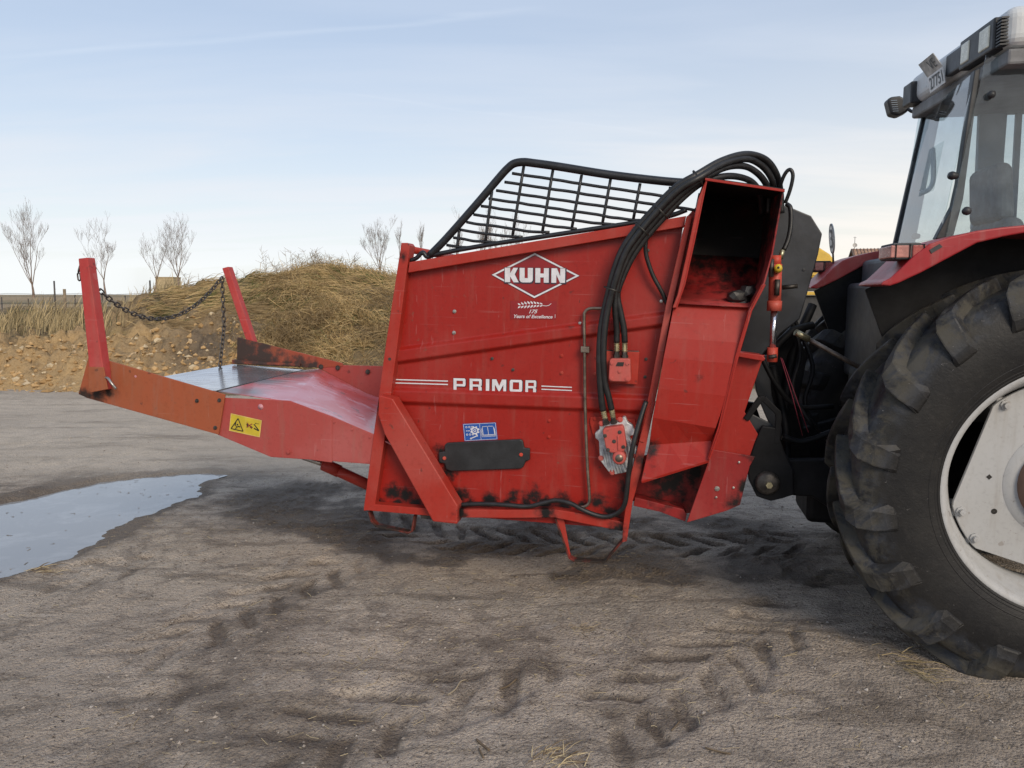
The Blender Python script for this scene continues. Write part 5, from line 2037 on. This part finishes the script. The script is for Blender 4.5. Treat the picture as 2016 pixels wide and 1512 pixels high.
def tyre_parts():
    mb = MB()
    prof = [(.500, .19), (.515, .205), (.56, .222), (.64, .236), (.72, .234), (.775, .218), (.812, .195), (.826, .15), (.832, .0), (.826, -.15), (.812, -.195), (.775, -.218),
            (.72, -.234), (.64, -.236), (.56, -.222), (.515, -.205), (.500, -.19)]
    mb.lathe(prof, (0, 0, 0), (0, 1, 0), 96)
    for k in range(4):                       # fine rings moulded above the bead
        rr = .535 + k * .012
        mb.lathe([(rr - .003, -.2125 - k * .0035), (rr, -.2175 - k * .0035), (rr + .003, -.2135 - k * .0035)], (0, 0, 0), (0, 1, 0), 96)
    n = 18
    r_ = random.Random(4)
    for s in (-1, 1):
        for k in range(n):
            a0 = 2 * math.pi * (k + (0.5 if s > 0 else 0)) / n
            secs = []
            j = r_.uniform(-.012, .012)
            for t, h, rt, rb, hw in ((0, .008, .884, .80, .026), (.25, .065, RT, .80, .027), (.5, .115, .884, .80, .029), (.75, .165, .880, .79, .036),
                                     (.92, .200, .870, .775, .045), (1.0, .226, .842, .75, .052), (1.05, .246, .790, .72, .054), (1.09, .250, .738, .70, .050), (1.12, .243, .700, .69, .040)):
                a = a0 + j - t * .34
                da_t, da_b = hw * .86 / .86, hw * 1.25 / .86
                pts = []
                for dd, rr in ((-da_b, rb), (-da_t, rt), (da_t, rt), (da_b, rb)):
                    rr2 = rr + r_.uniform(-.001, .001)
                    hh = h - (.012 if rr == rb and t > .9 else 0)
                    pts.append(Vector((math.sin(a + dd) * rr2, s * hh, math.cos(a + dd) * rr2)))
                secs.append(pts)
            vs = [p for q in secs for p in q]
            fs = []
            for i in range(len(secs) - 1):
                for c in range(3):
                    fs.append((i * 4 + c, i * 4 + c + 1, (i + 1) * 4 + c + 1, (i + 1) * 4 + c))
            fs.append((0, 1, 2, 3))
            e = (len(secs) - 1) * 4
            fs.append((e + 3, e + 2, e + 1, e))
            mb.add(vs, fs)
    out = []
    for v in mb.v:
        r = math.hypot(v[0], v[2])
        k = 1.022 + .036 * min(1, max(0, (r - .53) / .30))
        out.append((v[0] * k, v[1] * 1.04, v[2] * k))
    mb.v = out
    return mb


def rear_wheel(y, flip):
    root = empty('rear_wheel')
    root.parent = tractor
    root.location = (AX, y, .838)
    if flip:
        root.rotation_euler = (0, 0, math.pi)
    return root


wheel = rear_wheel(-1.075 + .236, False)
ty = tyre_parts().build('tyre', 'tyre_rubber', wheel, bevel=.004, segs=1)
mb = MB()
mb.lathe([(.500, -.150), (.512, -.196), (.534, -.206), (.536, -.214), (.520, -.219), (.506, -.212), (.492, -.190), (.482, -.120), (.462, -.095), (.445, -.06), (.440, 0), (.448, .06),
          (.482, .12), (.505, .20), (.530, .21)], (0, 0, 0), (0, 1, 0), 96)
mb.build('rim', 'rim_silver', wheel)
pts = []
for k in range(144):
    a = 2 * math.pi * k / 144
    r = .452
    for g_ in range(4):
        gc = R(163 + 90 * g_)
        d = math.atan2(math.sin(a - gc), math.cos(a - gc))
        if abs(d) < R(31):
            r = min(r, .452 * math.cos(R(31)) / math.cos(d))
    pts.append(Vector((r * math.cos(a), -.085, r * math.sin(a))))
mb = MB()
mb.prism(pts, (0, .018, 0))
disc = mb.build('wheel_disc', 'rim_silver', wheel, bevel=.003)
mb = MB()
mb.lathe([(.245, -.086), (.225, -.098), (.205, -.100), (.19, -.100)], (0, 0, 0), (0, 1, 0), 48)
mb.build('disc_dish', 'rim_silver', wheel)
mb = MB()
mb.lathe([(.195, -.08), (.192, -.125), (.17, -.15), (.12, -.175), (.10, -.21), (.001, -.215)], (0, 0, 0), (0, 1, 0), 40)
mb.build('hub', 'rusty_hub', wheel)
for k in range(8):
    a = 2 * math.pi * k / 8 + .2
    mb = MB()
    mb.lathe([(.014, -.12), (.014, -.165), (.001, -.168)], (.155 * math.cos(a), 0, .155 * math.sin(a)), (0, 1, 0), 6, smooth=False)
    mb.build('hub_nut', 'rusty_hub', wheel)
for g_ in range(4):
    for d in (-9, 9):
        a = R(208 + 90 * g_ + d)
        c = Vector((.425 * math.cos(a), 0, .425 * math.sin(a)))
        mb = MB()
        mb.lathe([(.022, -.085), (.022, -.093), (.013, -.094), (.013, -.112), (.001, -.113)], c, (0, 1, 0), 8, smooth=False)
        mb.build('rim_bolt', 'rim_silver', wheel)
        mb = MB()
        mb.box((c.x - .03, -.068, c.z - .03), (c.x + .03, .02, c.z + .03))
        mb.build('rim_lug', 'rim_silver', wheel, bevel=.006)
for a, rr, sq in ((176, .30, 1), (206, .30, 0), (266, .30, 1), (296, .30, 0), (86, .3, 1), (116, .3, 0), (356, .3, 1), (26, .3, 0)):
    c = (rr * math.cos(R(a)), 0, rr * math.sin(R(a)))
    mb = MB()
    mb.lathe([(.001, -.0862), (.0125, -.0862)], c, (0, 1, 0), 4 if sq else 14, smooth=False)
    mb.build('disc_hole', 'decal_black', wheel)
farw = rear_wheel(1.075 - .236, True)
for ch in list(wheel.children):
    c = ch.copy()
    COL.objects.link(c)
    c.parent = farw

for ch in wheel.children:
    if ch.name.split('.')[0] in ('rim',):
        for v in ch.data.vertices:
            v.co.x *= 1.022
            v.co.z *= 1.022
# ---- transmission, axle, hitch
tb('transmission_housing', (-.35, -.26, .62), (1.9, .26, 1.25), 'black_iron', bevel=.05, segs=3)
mb = MB()
mb.tube([(AX, -.62, .872), (AX, .62, .872)], .13, 20)
mb.build('rear_axle', 'black_iron', tractor)
tb('drawbar_frame', (-.62, -.20, .40), (.2, .20, .66), 'black_iron', bevel=.03)


def tpoly(name, pix, v, depth, mat, parent=tractor, bevel=.004):
    mb = MB()
    mb.prism([T(px, py, v) for px, py in pix], (0, depth, 0))
    return mb.build(name, mat, parent, bevel=bevel)


hook = [(1474, 945), (1471, 915), (1486, 872), (1500, 838), (1528, 842), (1545, 890), (1563, 926), (1564, 974), (1540, 982), (1518, 987), (1490, 978)]
lk = [(1540, 905), (1640, 905), (1800, 860), (1800, 930), (1660, 990), (1640, 1005), (1598, 978), (1560, 976)]
for y0 in (-.10, .0):
    pass
tpoly('hitch_hook', hook, .05, .03, 'black_iron', bevel=.008)
tpoly('lower_link', lk, .09, .06, 'black_iron', bevel=.008)
for nm_, pp in (('hitch_hook', hook), ('lower_link', lk)):
    mb = MB()
    mb.prism([(lambda q: Vector((q.x, .40, q.z)))(T(px, py, .06)) for px, py in pp], (0, .05, 0))
    mb.build(nm_, 'black_iron', tractor, bevel=.008)
mb = MB()
mb.lathe([(.001, -.035), (.045, -.035), (.06, -.02), (.06, .03)], T(1510, 950, .05), (0, 1, 0), 20)
mb.build('hitch_ball', 'dark_steel', tractor)
mb = MB()
mb.lathe([(.001, -.055), (.017, -.055), (.017, -.03)], T(1512, 951, .05), (0, 1, 0), 6, smooth=False)
mb.build('hitch_nut', 'zinc', tractor)
# lever loop over the hook
mb = MB()
P = [T(1468, 826, .06), T(1486, 800, .06), T(1496, 786, .06), T(1503, 784, .06), T(1531, 812, .06), T(1533, 822, .06), T(1529, 870, .06)]
for a, b in zip(P[:-1], P[1:]):
    mb.bar(a, b + (b - a).normalized() * .008, .03, .022, (0, 1, 0))
mb.build('hook_lever', 'black_iron', tractor, bevel=.004)
tpoly('hook_guard', [(1466, 822), (1480, 815), (1520, 835), (1528, 850), (1500, 880), (1480, 868)], .10, .03, 'black_plastic')
tpoly('lift_arm', [(1478, 700), (1512, 700), (1520, 780), (1545, 860), (1530, 870), (1500, 800), (1489, 770)], .40, .05, 'black_shield')
mb = MB()
mb.tube([T(1520, 690, .35), T(1560, 650, .45), T(1600, 640, .5)], .022, 8)
mb.build('lift_rod', 'black_iron', tractor)
tl = empty('top_link')
tl.parent = tractor
mb = MB()
mb.tube([T(1566, 654, .30), T(1592, 668, .32)], .018, 10)
mb.build('link_tube', 'zinc', tl)
mb = MB()
mb.tube([T(1590, 667, .32), T(1680, 717, .36), T(1760, 760, .4)], .013, 8)
mb.build('link_rod', 'steel_pipe', tl)
mb = MB()
mb.tube([T(1537, 704, .2), T(1560, 780, .2), T(1580, 858, .2)], .0022, 4)
mb.build('release_cord', 'red_cord', tractor)
mb = MB()
mb.tube([T(1540, 706, .2), T(1570, 790, .2), T(1592, 852, .2)], .0022, 4)
mb.build('release_cord', 'red_cord', tractor)
mb = MB()
mb.tube(spline([T(1733, 622, .0), T(1765, 614, .0), T(1790, 606, .0)], 4), .016, 8)
mb.build('hydraulic_coupler', 'steel', tractor)
mb = MB()
mb.tube([T(1728, 628, .0), T(1748, 620, .0)], .018, 8)
mb.build('coupler_cap', 'lens_red', tractor)
tpoly('red_tab', [(1527, 898), (1534, 897), (1531, 924), (1522, 923)], .06, .01, 'lens_red')

# hoses and rods crowding the gap above the hitch
for pts, r in (([(1545, 600, .5), (1575, 690, .45), (1560, 770, .35), (1600, 840, .3)], .012), ([(1560, 620, .6), (1600, 720, .5), (1585, 800, .42), (1640, 880, .4)], .012),
               ([(1500, 705, .3), (1530, 760, .3), (1570, 800, .35), (1640, 800, .4)], .014), ([(1540, 860, .3), (1580, 870, .3), (1640, 850, .3)], .018),
               ([(1520, 720, .45), (1545, 830, .42), (1550, 930, .3)], .022), ([(1600, 600, .7), (1560, 700, .62), (1540, 840, .55)], .026)):
    mb = MB()
    mb.tube(spline([T(*p) for p in pts], 5), r, 8)
    mb.build('linkage_hose' if r < .016 else 'lift_linkage', 'black_iron', tractor)
tpoly('hitch_bracket', [(1480, 690), (1560, 640), (1590, 700), (1570, 800), (1600, 900), (1540, 900), (1510, 800)], .62, .04, 'black_iron')

# ---- mudguards
prof_t = [(2030, 442), (1975, 447), (1924, 454), (1868, 467), (1830, 480), (1800, 503), (1772, 530), (1752, 548), (1737, 555)]
prof_b = [(1734, 561), (1752, 563), (1770, 557), (1815, 536), (1871, 506), (1924, 478), (1975, 466), (2030, 456)]
PT = [T(px, py, -.42) for px, py in prof_t]
PB = [T(px, py, -.42) for px, py in prof_b]
f0 = PT[0]
ext_t = [Vector((f0.x + .45, f0.y, f0.z - .03)), Vector((f0.x + .72, f0.y, f0.z - .22)), Vector((f0.x + .86, f0.y, f0.z - .55))]
ext_b = [Vector((p.x - .012, p.y, p.z - .035)) for p in ext_t]


def mudguard(y0, y1, name):
    ringp = [Vector((p.x, y0, p.z)) for p in (ext_t[::-1] + PT + PB + ext_b)]
    mb = MB()
    mb.prism(ringp, (0, y1 - y0, 0))
    return mb.build(name, 'tractor_red', tractor, bevel=.010, segs=3)


mg = mudguard(-.995, -.60, 'mudguard')
mgf = mudguard(.60, .995, 'mudguard')
for s, parent in ((-1, mg), (1, mgf)):
    ringp = [Vector((p.x + .02, s * .62, p.z - .03)) for p in (ext_t[::-1] + PT)] + [Vector((-.30, s * .62, 1.2)), Vector((.9, s * .62, 1.2))]
    mb = MB()
    mb.prism(ringp, (0, s * .02, 0))
    mb.build('inner_guard', 'black_iron', parent)
# combination lamps on the mudguards
for s, parent in ((-1, mg), (1, mgf)):
    a, b = T(1757, 511, -.42), T(1816, 482, -.42)
    lamp = MB()
    y0, y1 = (-.985, -.80) if s < 0 else (.80, .985)
    lamp.box((a.x, y0, a.z), (b.x, y1, b.z + .01))
    lo = lamp.build('lamp_housing', 'black_plastic', parent, bevel=.006)
    mb = MB()
    mb.box((a.x - .006, y0 - .003, a.z + .008), (a.x + .075, y1 + .003, b.z))
    mb.build('lamp_lens', 'lens_pink', parent, bevel=.005)
    mb = MB()
    mb.box((a.x + .079, y0 - .004, a.z + .008), (a.x + .155, y1 + .004, b.z))
    mb.build('lamp_lens', 'lens_red', parent, bevel=.005)
    for k in range(3):
        mb = MB()
        xx = a.x + .012 + k * .055
        mb.box((xx, y0 - .008, a.z + .004), (xx + .004, y1 + .008, b.z + .004))
        mb.build('lamp_guard_wire', 'black_iron', parent)
mb = MB()
p, q = T(1832, 497, -.4235), T(1854, 482, -.4235)
mb.prism([T(1830, 492, -.4235), T(1850, 480, -.4235), T(1856, 486, -.4235), T(1834, 499, -.4235)], (0, .006, 0))
mb.build('reflector', 'black_plastic', mg)
# speed disc on the far guard
sdisc = empty('speed_disc')
sdisc.parent = tractor
c = T(1638, 470, 1.40)
mb = MB()
mb.lathe([(.001, -.003), (.098, -.003), (.098, .003), (.001, .003)], c, (1, -.05, .10), 36, smooth=False)
mb.build('disc_plate', 'plate_white', sdisc)
mb = MB()
mb.lathe([(.086, -.005), (.096, -.005)], c, (1, -.05, .10), 36, smooth=False)
mb.build('disc_border', 'grey_plastic', sdisc)
me = text_mesh('3')
xs = [v.co.x for v in me.vertices]
ys = [v.co.y for v in me.vertices]
ax = Vector((1, -.05, .10)).normalized()
e1 = Vector((.05, 1, 0)).normalized() * -1
e2 = ax.cross(e1).normalized()
if e2.z < 0:
    e2 = -e2
for v in me.vertices:
    s_, t_ = (v.co.x - min(xs)) / (max(xs) - min(xs)) - .5, (v.co.y - min(ys)) / (max(ys) - min(ys)) - .5
    v.co = c - ax * .007 + e1 * s_ * .11 + e2 * t_ * .12
link('disc_number', me, 'grey_plastic', sdisc)
mb = MB()
mb.tube([c + Vector((.01, 0, -.09)), c + Vector((.02, 0, -.22))], .006, 6)
mb.build('disc_stem', 'black_iron', sdisc)

# ---- cab
CB = 1.05                                           # cab floor height
cab = empty('cab')
cab.parent = tractor
tb('rear_wall', (-.30, -.60, 1.15), (-.22, .60, 1.72), 'black_plastic', cab, .03, 3)
tb('rear_sill', (-.22, -.60, 1.66), (-.05, .60, 1.86), 'grey_plastic', cab, .03, 3)
tb('cab_floor', (-.2, -.60, CB), (1.55, .60, CB + .1), 'black_plastic', cab)
mb = MB()
mb.box((-.10, .10, 1.72), (-.02, .30, 1.84))
mb.build('sill_block', 'black_plastic', cab, bevel=.01)


def pillar(name, pts, r, mat):
    mb = MB()
    for a, b in zip(pts[:-1], pts[1:]):
        mb.bar(a, b, r[0], r[1], (0, 1, 0))
    return mb.build(name, mat, cab, bevel=.008)


ZT = 2.72
# near rear pillar traced on the cab side
tpoly('rear_pillar', [(1919, 138), (1931, 132), (1897, 390), (1876, 470), (1842, 470), (1876, 405), (1886, 360)], -.02, .05, 'black_plastic', cab)
tpoly('rear_pillar', [(1818, 222), (1827, 222), (1769, 486), (1758, 486)], 1.17, .03, 'black_plastic', cab)
tpoly('inner_pillar', [(1828, 222), (1853, 222), (1801, 486), (1769, 486)], 1.13, .05, 'pillar_grey', cab, bevel=.01)
tp, bt = T(1925, 140, 0), T(1857, 467, 0)
for s in (-1, 1):
    pillar('front_pillar', [Vector((1.50, s * .58, 1.1)), Vector((1.42, s * .58, ZT))], (.07, .06), 'black_plastic')
    pillar('door_pillar', [Vector((.62, s * .595, 1.5)), Vector((.60, s * .595, ZT))], (.035, .03), 'black_plastic' if s < 0 else 'pillar_grey')
# glazing
def pane(name, pts):
    mb = MB()
    P = [Vector(p) for p in pts]
    n = (P[1] - P[0]).cross(P[2] - P[0]).normalized() * .005
    mb.prism(P, n)
    return mb.build(name, 'cab_glass', cab)


rw = pane('rear_window', [T(1764, 484, 1.18), T(1852, 470, -.01), T(1922, 140, -.01), T(1823, 222, 1.18)])
zb = 1.70
pane('side_window', [(bt.x - .03, -.60, zb), (1.50, -.60, 1.2), (1.43, -.60, ZT), (tp.x + .02, -.60, ZT)])
pane('side_window', [(bt.x + .1, .60, zb), (1.50, .60, 1.2), (1.43, .60, ZT), (tp.x + .10, .60, ZT)])
pane('windscreen', [(1.51, -.58, 1.3), (1.51, .58, 1.3), (1.43, .58, ZT), (1.43, -.58, ZT)])
for px, py, v, r in ((1880, 346, -.02, .020), (1815, 376, 1.15, .016), (1806, 465, .9, .02), (1949, 188, -.035, .018), (1901, 416, -.035, .020), (1832, 243, 1.16, .012)):
    mb = MB()
    p = T(px, py, v)
    mb.lathe([(.001, -.03), (r * .8, -.028), (r, -.015), (r * .7, .01)], p, (1, .4, 0) if v > -.03 else (0, 1, 0), 12)
    mb.build('window_knob', 'black_plastic', cab)
mb = MB()
mb.tube(spline([T(1836, 292, 1.05), T(1838, 330, 1.05), T(1836, 360, 1.05), T(1826, 375, 1.05), T(1812, 380, 1.08)], 5), .014, 8)
mb.build('grab_handle', 'pillar_grey', cab)
tpoly('wiper_motor', [(1835, 202), (1868, 190), (1872, 205), (1862, 222), (1840, 226)], 1.0, .1, 'grey_plastic', cab)
tpoly('sun_blind', [(1856, 190), (1915, 150), (1908, 176), (1886, 190), (1870, 196)], .75, .02, 'grey_plastic', cab)
# seat and controls
seat = empty('seat')
seat.parent = cab
tb('seat_cushion', (.34, -.26, 1.40), (.84, .26, 1.54), 'seat_cloth', cab, .05, 3)
tb('seat_base', (.42, -.18, 1.12), (.77, .18, 1.40), 'black_plastic', cab, .03)
mb = MB()
mb.prism([(.30, -.25, 1.50), (.42, -.25, 1.50), (.34, -.25, 2.04), (.24, -.25, 2.04)], (0, .5, 0))
mb.build('seat_back', 'seat_cloth', cab, bevel=.05, segs=4)
mb = MB()
mb.prism([(.23, -.17, 2.02), (.33, -.17, 2.02), (.30, -.17, 2.32), (.21, -.17, 2.32)], (0, .38, 0))
mb.build('head_rest', 'seat_cloth', cab, bevel=.05, segs=4)
bpy.data.objects.remove(seat)
tb('side_console', (.45, -.56, 1.15), (1.2, -.34, 1.62), 'grey_plastic', cab, .04, 3)
tb('dashboard', (1.22, -.30, 1.15), (1.48, .30, 1.75), 'grey_plastic', cab, .05, 3)
mb = MB()
mb.lathe([(.19 + .014 * math.cos(2 * math.pi * k / 8), .014 * math.sin(2 * math.pi * k / 8)) for k in range(8)], (1.14, 0, 1.86), (.5, 0, .86), 28, closed=True)
mb.build('steering_wheel', 'black_plastic', cab)
tpoly('interior_trim', [(1932, 155), (1992, 120), (1978, 300), (1968, 450), (1914, 450), (1922, 380)], 1.14, .04, 'pillar_grey', cab)

# ---- roof with lamps
roof = tb('cab_roof', (.012, -.72, 2.775), (1.75, .66, 2.955), 'roof_white', cab, .055, 5)
tb('roof_crown', (.16, -.58, 2.93), (1.62, .54, 2.985), 'roof_white', cab, .05, 5)
flat('trim_grey', (0.15, 0.152, 0.158), 0.6, var=0.25, scale=8)
tb('roof_trim', (.03, -.70, 2.705), (1.72, .64, 2.774), 'trim_grey', cab, .012)


def lampbox(y0, y1, z0, z1, x0, mat, lens=None):
    o = tb('work_lamp', (x0, y0, z0), (.06, y1, z1), mat, cab, .008)
    if lens:
        for a, b in lens:
            tb('lamp_glass', (x0 - .005, a, z0 + .022), (x0 + .02, b, z1 - .022), 'lens_clear', cab, .006)
    return o


def yz(px, py, x=0.0):
    q = TX(px, py, x)
    return q.y, q.z


ya, za = yz(1787, 164)
yb, zb_ = yz(1810, 188)
lampbox(.50, .66, 2.775, 2.90, -.02, 'black_plastic')
ya, za = yz(1866, 133)
yb, zb_ = yz(1896, 104)
lampbox(min(ya, yb), max(ya, yb), 2.80, 2.905, -.012, 'grey_plastic')
ya, za = yz(1893, 118)
yb, zb_ = yz(1962, 60)
y0, y1 = min(ya, yb), max(ya, yb)
lampbox(y0, y1, 2.785, 2.925, -.012, 'black_plastic', [(y0 + .04, y0 + .155), (y1 - .13, y1 - .03)])
for k in range(9):
    zz = 2.79 + k * .014
    tb('roof_vent_slat', (-.004, -.70, zz), (.03, y0 - .01, zz + .007), 'black_plastic', cab, 0)
# the whole roof leans a little to the near side
for ob in cab.children:
    if ob.name.split('.')[0] in ('cab_roof', 'roof_crown', 'roof_trim', 'work_lamp', 'lamp_glass', 'roof_vent_slat'):
        for v in ob.data.vertices:
            v.co.z -= .052 * (.6 - v.co.y) / 1.2
# number plate, its upper half bent back
lp = empty('number_plate')
lp.parent = cab
low4 = [TX(1826, 153, -.03), TX(1855.5, 131, -.03), TX(1860.5, 162.5, -.03), TX(1831, 184, -.03)]
top2 = [low4[0] + Vector((-.035, .055, .085)), low4[1] + Vector((-.035, .055, .085))]
mb = MB()
mb.prism(low4, (.004, 0, 0))
mb.build('plate_lower', 'plate_white', cab)
mb = MB()
mb.prism([top2[0], top2[1], low4[1], low4[0]], (.004, 0, .001))
mb.build('plate_upper', 'plate_dirty', cab)
bpy.data.objects.remove(lp)


def tquad(P, dx):
    def f(s, t):
        return P[3].lerp(P[2], s).lerp(P[0].lerp(P[1], s), t) + Vector((dx, 0, 0))
    return f


def ttext(name, body, P, s0, s1, t0, t1, mat, bold=0.0, dx=-.002):
    me = text_mesh(body, 0, bold)
    xs = [v.co.x for v in me.vertices]
    ys = [v.co.y for v in me.vertices]
    f = tquad(P, dx)
    for v in me.vertices:
        s_ = (v.co.x - min(xs)) / (max(xs) - min(xs))
        t_ = (v.co.y - min(ys)) / (max(ys) - min(ys))
        v.co = f(s0 + (s1 - s0) * s_, t0 + (t1 - t0) * t_)
    return link(name, me, mat, cab)


ttext('plate_digits', '27751', low4, .09, .93, .14, .88, 'decal_black', .012)
ttext('plate_letters', 'VE', [top2[0], top2[1], low4[1], low4[0]], .45, .88, .2, .8, 'grey_plastic', 0, -.004)
# far work lamp on its arm
wl = empty('side_lamp')
wl.parent = tractor
c = T(1768, 209, 1.50)
mb = MB()
mb.prism([T(1747, 196, 1.45), T(1754, 190, 1.45), T(1772, 188, 1.45), T(1784, 194, 1.45), T(1794, 212, 1.45), T(1786, 220, 1.45), T(1770, 228, 1.45), T(1754, 224, 1.45)], (0, .10, 0))
mb.build('lamp_shell', 'black_plastic', wl, bevel=.02, segs=3)
for k in range(6):
    a, b = T(1754 + k * .8, 198 + k * 4.2, 1.447), T(1766 + k * .6, 197.5 + k * 4.2, 1.447)
    mb = MB()
    mb.bar(a, b, .003, .004, (0, 1, 0))
    mb.build('shell_slot', 'pillar_grey', wl)
mb = MB()
mb.tube(spline([T(1788, 215, 1.45), T(1797, 220, 1.40), T(1806, 214, 1.3), T(1822, 204, 1.2)], 4), .010, 8)
mb.build('lamp_arm', 'black_plastic', wl)

# ---- bonnet and front wheels, outside the picture to the right
bn = tb('bonnet', (1.62, -.36, 1.02), (3.35, .36, 1.72), 'tractor_red', tractor, .08, 4)
tb('front_frame', (1.6, -.24, .55), (3.2, .24, 1.02), 'black_iron', tractor, .03)
for s in (-1, 1):
    fw = empty('front_wheel')
    fw.parent = tractor
    fw.location = (2.75, s * .82, .62)
    fw.scale = (.70, .78, .70)
    if s > 0:
        fw.rotation_euler = (0, 0, math.pi)
    for ch in wheel.children:
        if ch.name.split('.')[0] in ('tyre', 'rim', 'wheel_disc', 'hub'):
            c = ch.copy()
            COL.objects.link(c)
            c.parent = fw
# ------------------------------------------------------------------ yellow harvester behind the tractor
flat('machine_yellow', (0.56, 0.36, 0.045), 0.45, var=0.12, scale=4)
flat('machine_black', (0.016, 0.016, 0.018), 0.5, var=0.3)
flat('roof_tile', (0.34, 0.20, 0.13), 0.85, var=0.3, scale=1.5)
flat('house_wall', (0.42, 0.33, 0.26), 0.9, var=0.12, scale=0.8)
flat('eave_wood', (0.10, 0.075, 0.06), 0.8, var=0.2)
hv = empty('yellow_harvester', (5.15, 13.6, 0.02))
tag(hv, 'yellow harvesting machine with black belt standing behind the tractor mudguards', 'harvester')
def hz(py, d=13.0):
    return ray(1620, py).z / ray(1620, py).y * d + CAMH - .02


x0, x1 = -.80, .20
zt = hz(487)
mb = MB()
mb.prism([(x0, -.6, hz(547)), (.34, -.6, hz(547)), (.30, -.6, hz(520)), (.16, -.6, hz(500)), (-.02, -.6, zt), (x0, -.6, zt + .03)], (0, 3.0, 0))
mb.build('upper_body', 'machine_yellow', hv, bevel=.03)
for k in range(4):
    z_ = hz(514 + k * 9)
    mb = MB()
    mb.box((x0 + .1, -.615, z_ - .012), (.28 - (3 - k) * .03, -.602, z_ + .012))
    mb.build('louvre', 'machine_yellow', hv, bevel=.004)
mb = MB()
mb.prism([(-.5, -.5, zt + .02), (-.02, -.5, zt), (-.06, -.5, zt + .07), (-.18, -.5, zt + .14), (-.5, -.5, zt + .18)], (0, 1.8, 0))
mb.build('top_cowl', 'machine_black', hv, bevel=.03)
mb = MB()
mb.box((x0 + .02, -.57, hz(573)), (.36, 2.3, hz(547)))
mb.build('black_belt', 'machine_black', hv)
mb = MB()
mb.box((x0, -.60, hz(581)), (.38, 2.35, hz(574)))
mb.build('lower_strip', 'machine_yellow', hv, bevel=.01)
mb = MB()
mb.box((x0 + .05, -.5, .45), (.35, 2.2, hz(582)))
mb.build('chassis', 'machine_black', hv, bevel=.02)
for sx in (-.45, .15):
    for sy in (.1, 1.7):
        mb = MB()
        mb.lathe([(.20, -.12), (.42, -.12), (.45, -.08), (.45, .08), (.42, .12), (.20, .12)], (sx, sy, .45), (1, 0, 0), 28, closed=True)
        w_ = mb.build('wheel', 'tyre_rubber', hv)
        mb = MB()
        mb.lathe([(.001, -.10), (.21, -.10), (.21, .10), (.001, .10)], (sx, sy, .45), (1, 0, 0), 20)
        mb.build('rim', 'machine_yellow', w_)

# ------------------------------------------------------------------ house far behind
d = 90.0


def hp(px, py, dd=d):
    r = ray(px, py)
    return Vector((r.x / r.y * dd, dd, r.z / r.y * dd + CAMH))


ap = hp(1676, 490)
house = empty('tiled_house', (ap.x, d, 1.2))
house.rotation_euler = (0, 0, R(-16))
tag(house, 'house with a brown tiled roof showing far behind the red mudguards', 'house')
hr = ap.z - 1.2
he = hr - 1.55
Lh, Wh = 15.0, 3.6
mb = MB()
mb.prism([(0.3, -Wh + .5, -1.0), (0.3, Wh - .5, -1.0), (0.3, Wh - .5, he + .15), (0.3, 0, hr - .12), (0.3, -Wh + .5, he + .15)], (Lh - .6, 0, 0))
mb.build('wall', 'house_wall', house)
for s in (-1, 1):
    mb = MB()
    mb.prism([(0, 0, hr), (0, s * Wh, he), (0, s * Wh, he - .12), (0, 0, hr - .12)], (Lh, 0, 0))
    rf = mb.build('roof', 'roof_tile', house)
    for k in range(40):
        mb = MB()
        xx = .2 + k * .375
        mb.tube([(xx, s * .05, hr + .01), (xx, s * Wh, he + .02)], .06, 5)
        mb.build('tile_row', 'roof_tile', rf)
mb = MB()
mb.prism([(-.03, 0, hr + .02), (-.03, -Wh, he + .02), (-.03, -Wh, he - .16), (-.03, 0, hr - .18), (-.03, Wh, he - .16), (-.03, Wh, he + .02)], (.10, 0, 0))
mb.build('barge_board', 'eave_wood', house)
for k in range(4):
    for zz in (0.4, 2.6):
        mb = MB()
        xx = 2.0 + k * 3.4
        mb.box((xx, -Wh + .42, zz), (xx + 1.0, -Wh + .52, zz + 1.2))
        w_ = mb.build('window', 'eave_wood', house)
        mb = MB()
        mb.box((xx + .08, -Wh + .40, zz + .08), (xx + .92, -Wh + .43, zz + 1.12))
        mb.build('pane', 'cab_glass', w_)
an = empty('roof_antenna', (hp(1680, 488).x, d - .3, hp(1680, 488).z - .1))
tag(an, 'thin antenna mast with a small dish on the far tiled roof', 'antenna')
mb = MB()
mb.tube([(0, 0, -.2), (0, 0, 1.35)], .03, 6)
mb.build('mast', 'wire', an)
mb = MB()
mb.lathe([(.001, .06), (.12, .04), (.24, 0.0), (.25, 0), (.12, .055), (.001, .075)], (0, -.1, .38), (.25, 1, -.25), 20)
mb.build('dish', 'plate_dirty', an)
mb = MB()
mb.tube([(-.18, 0, 1.25), (.18, 0, 1.25)], .015, 5)
mb.build('aerial', 'wire', an)
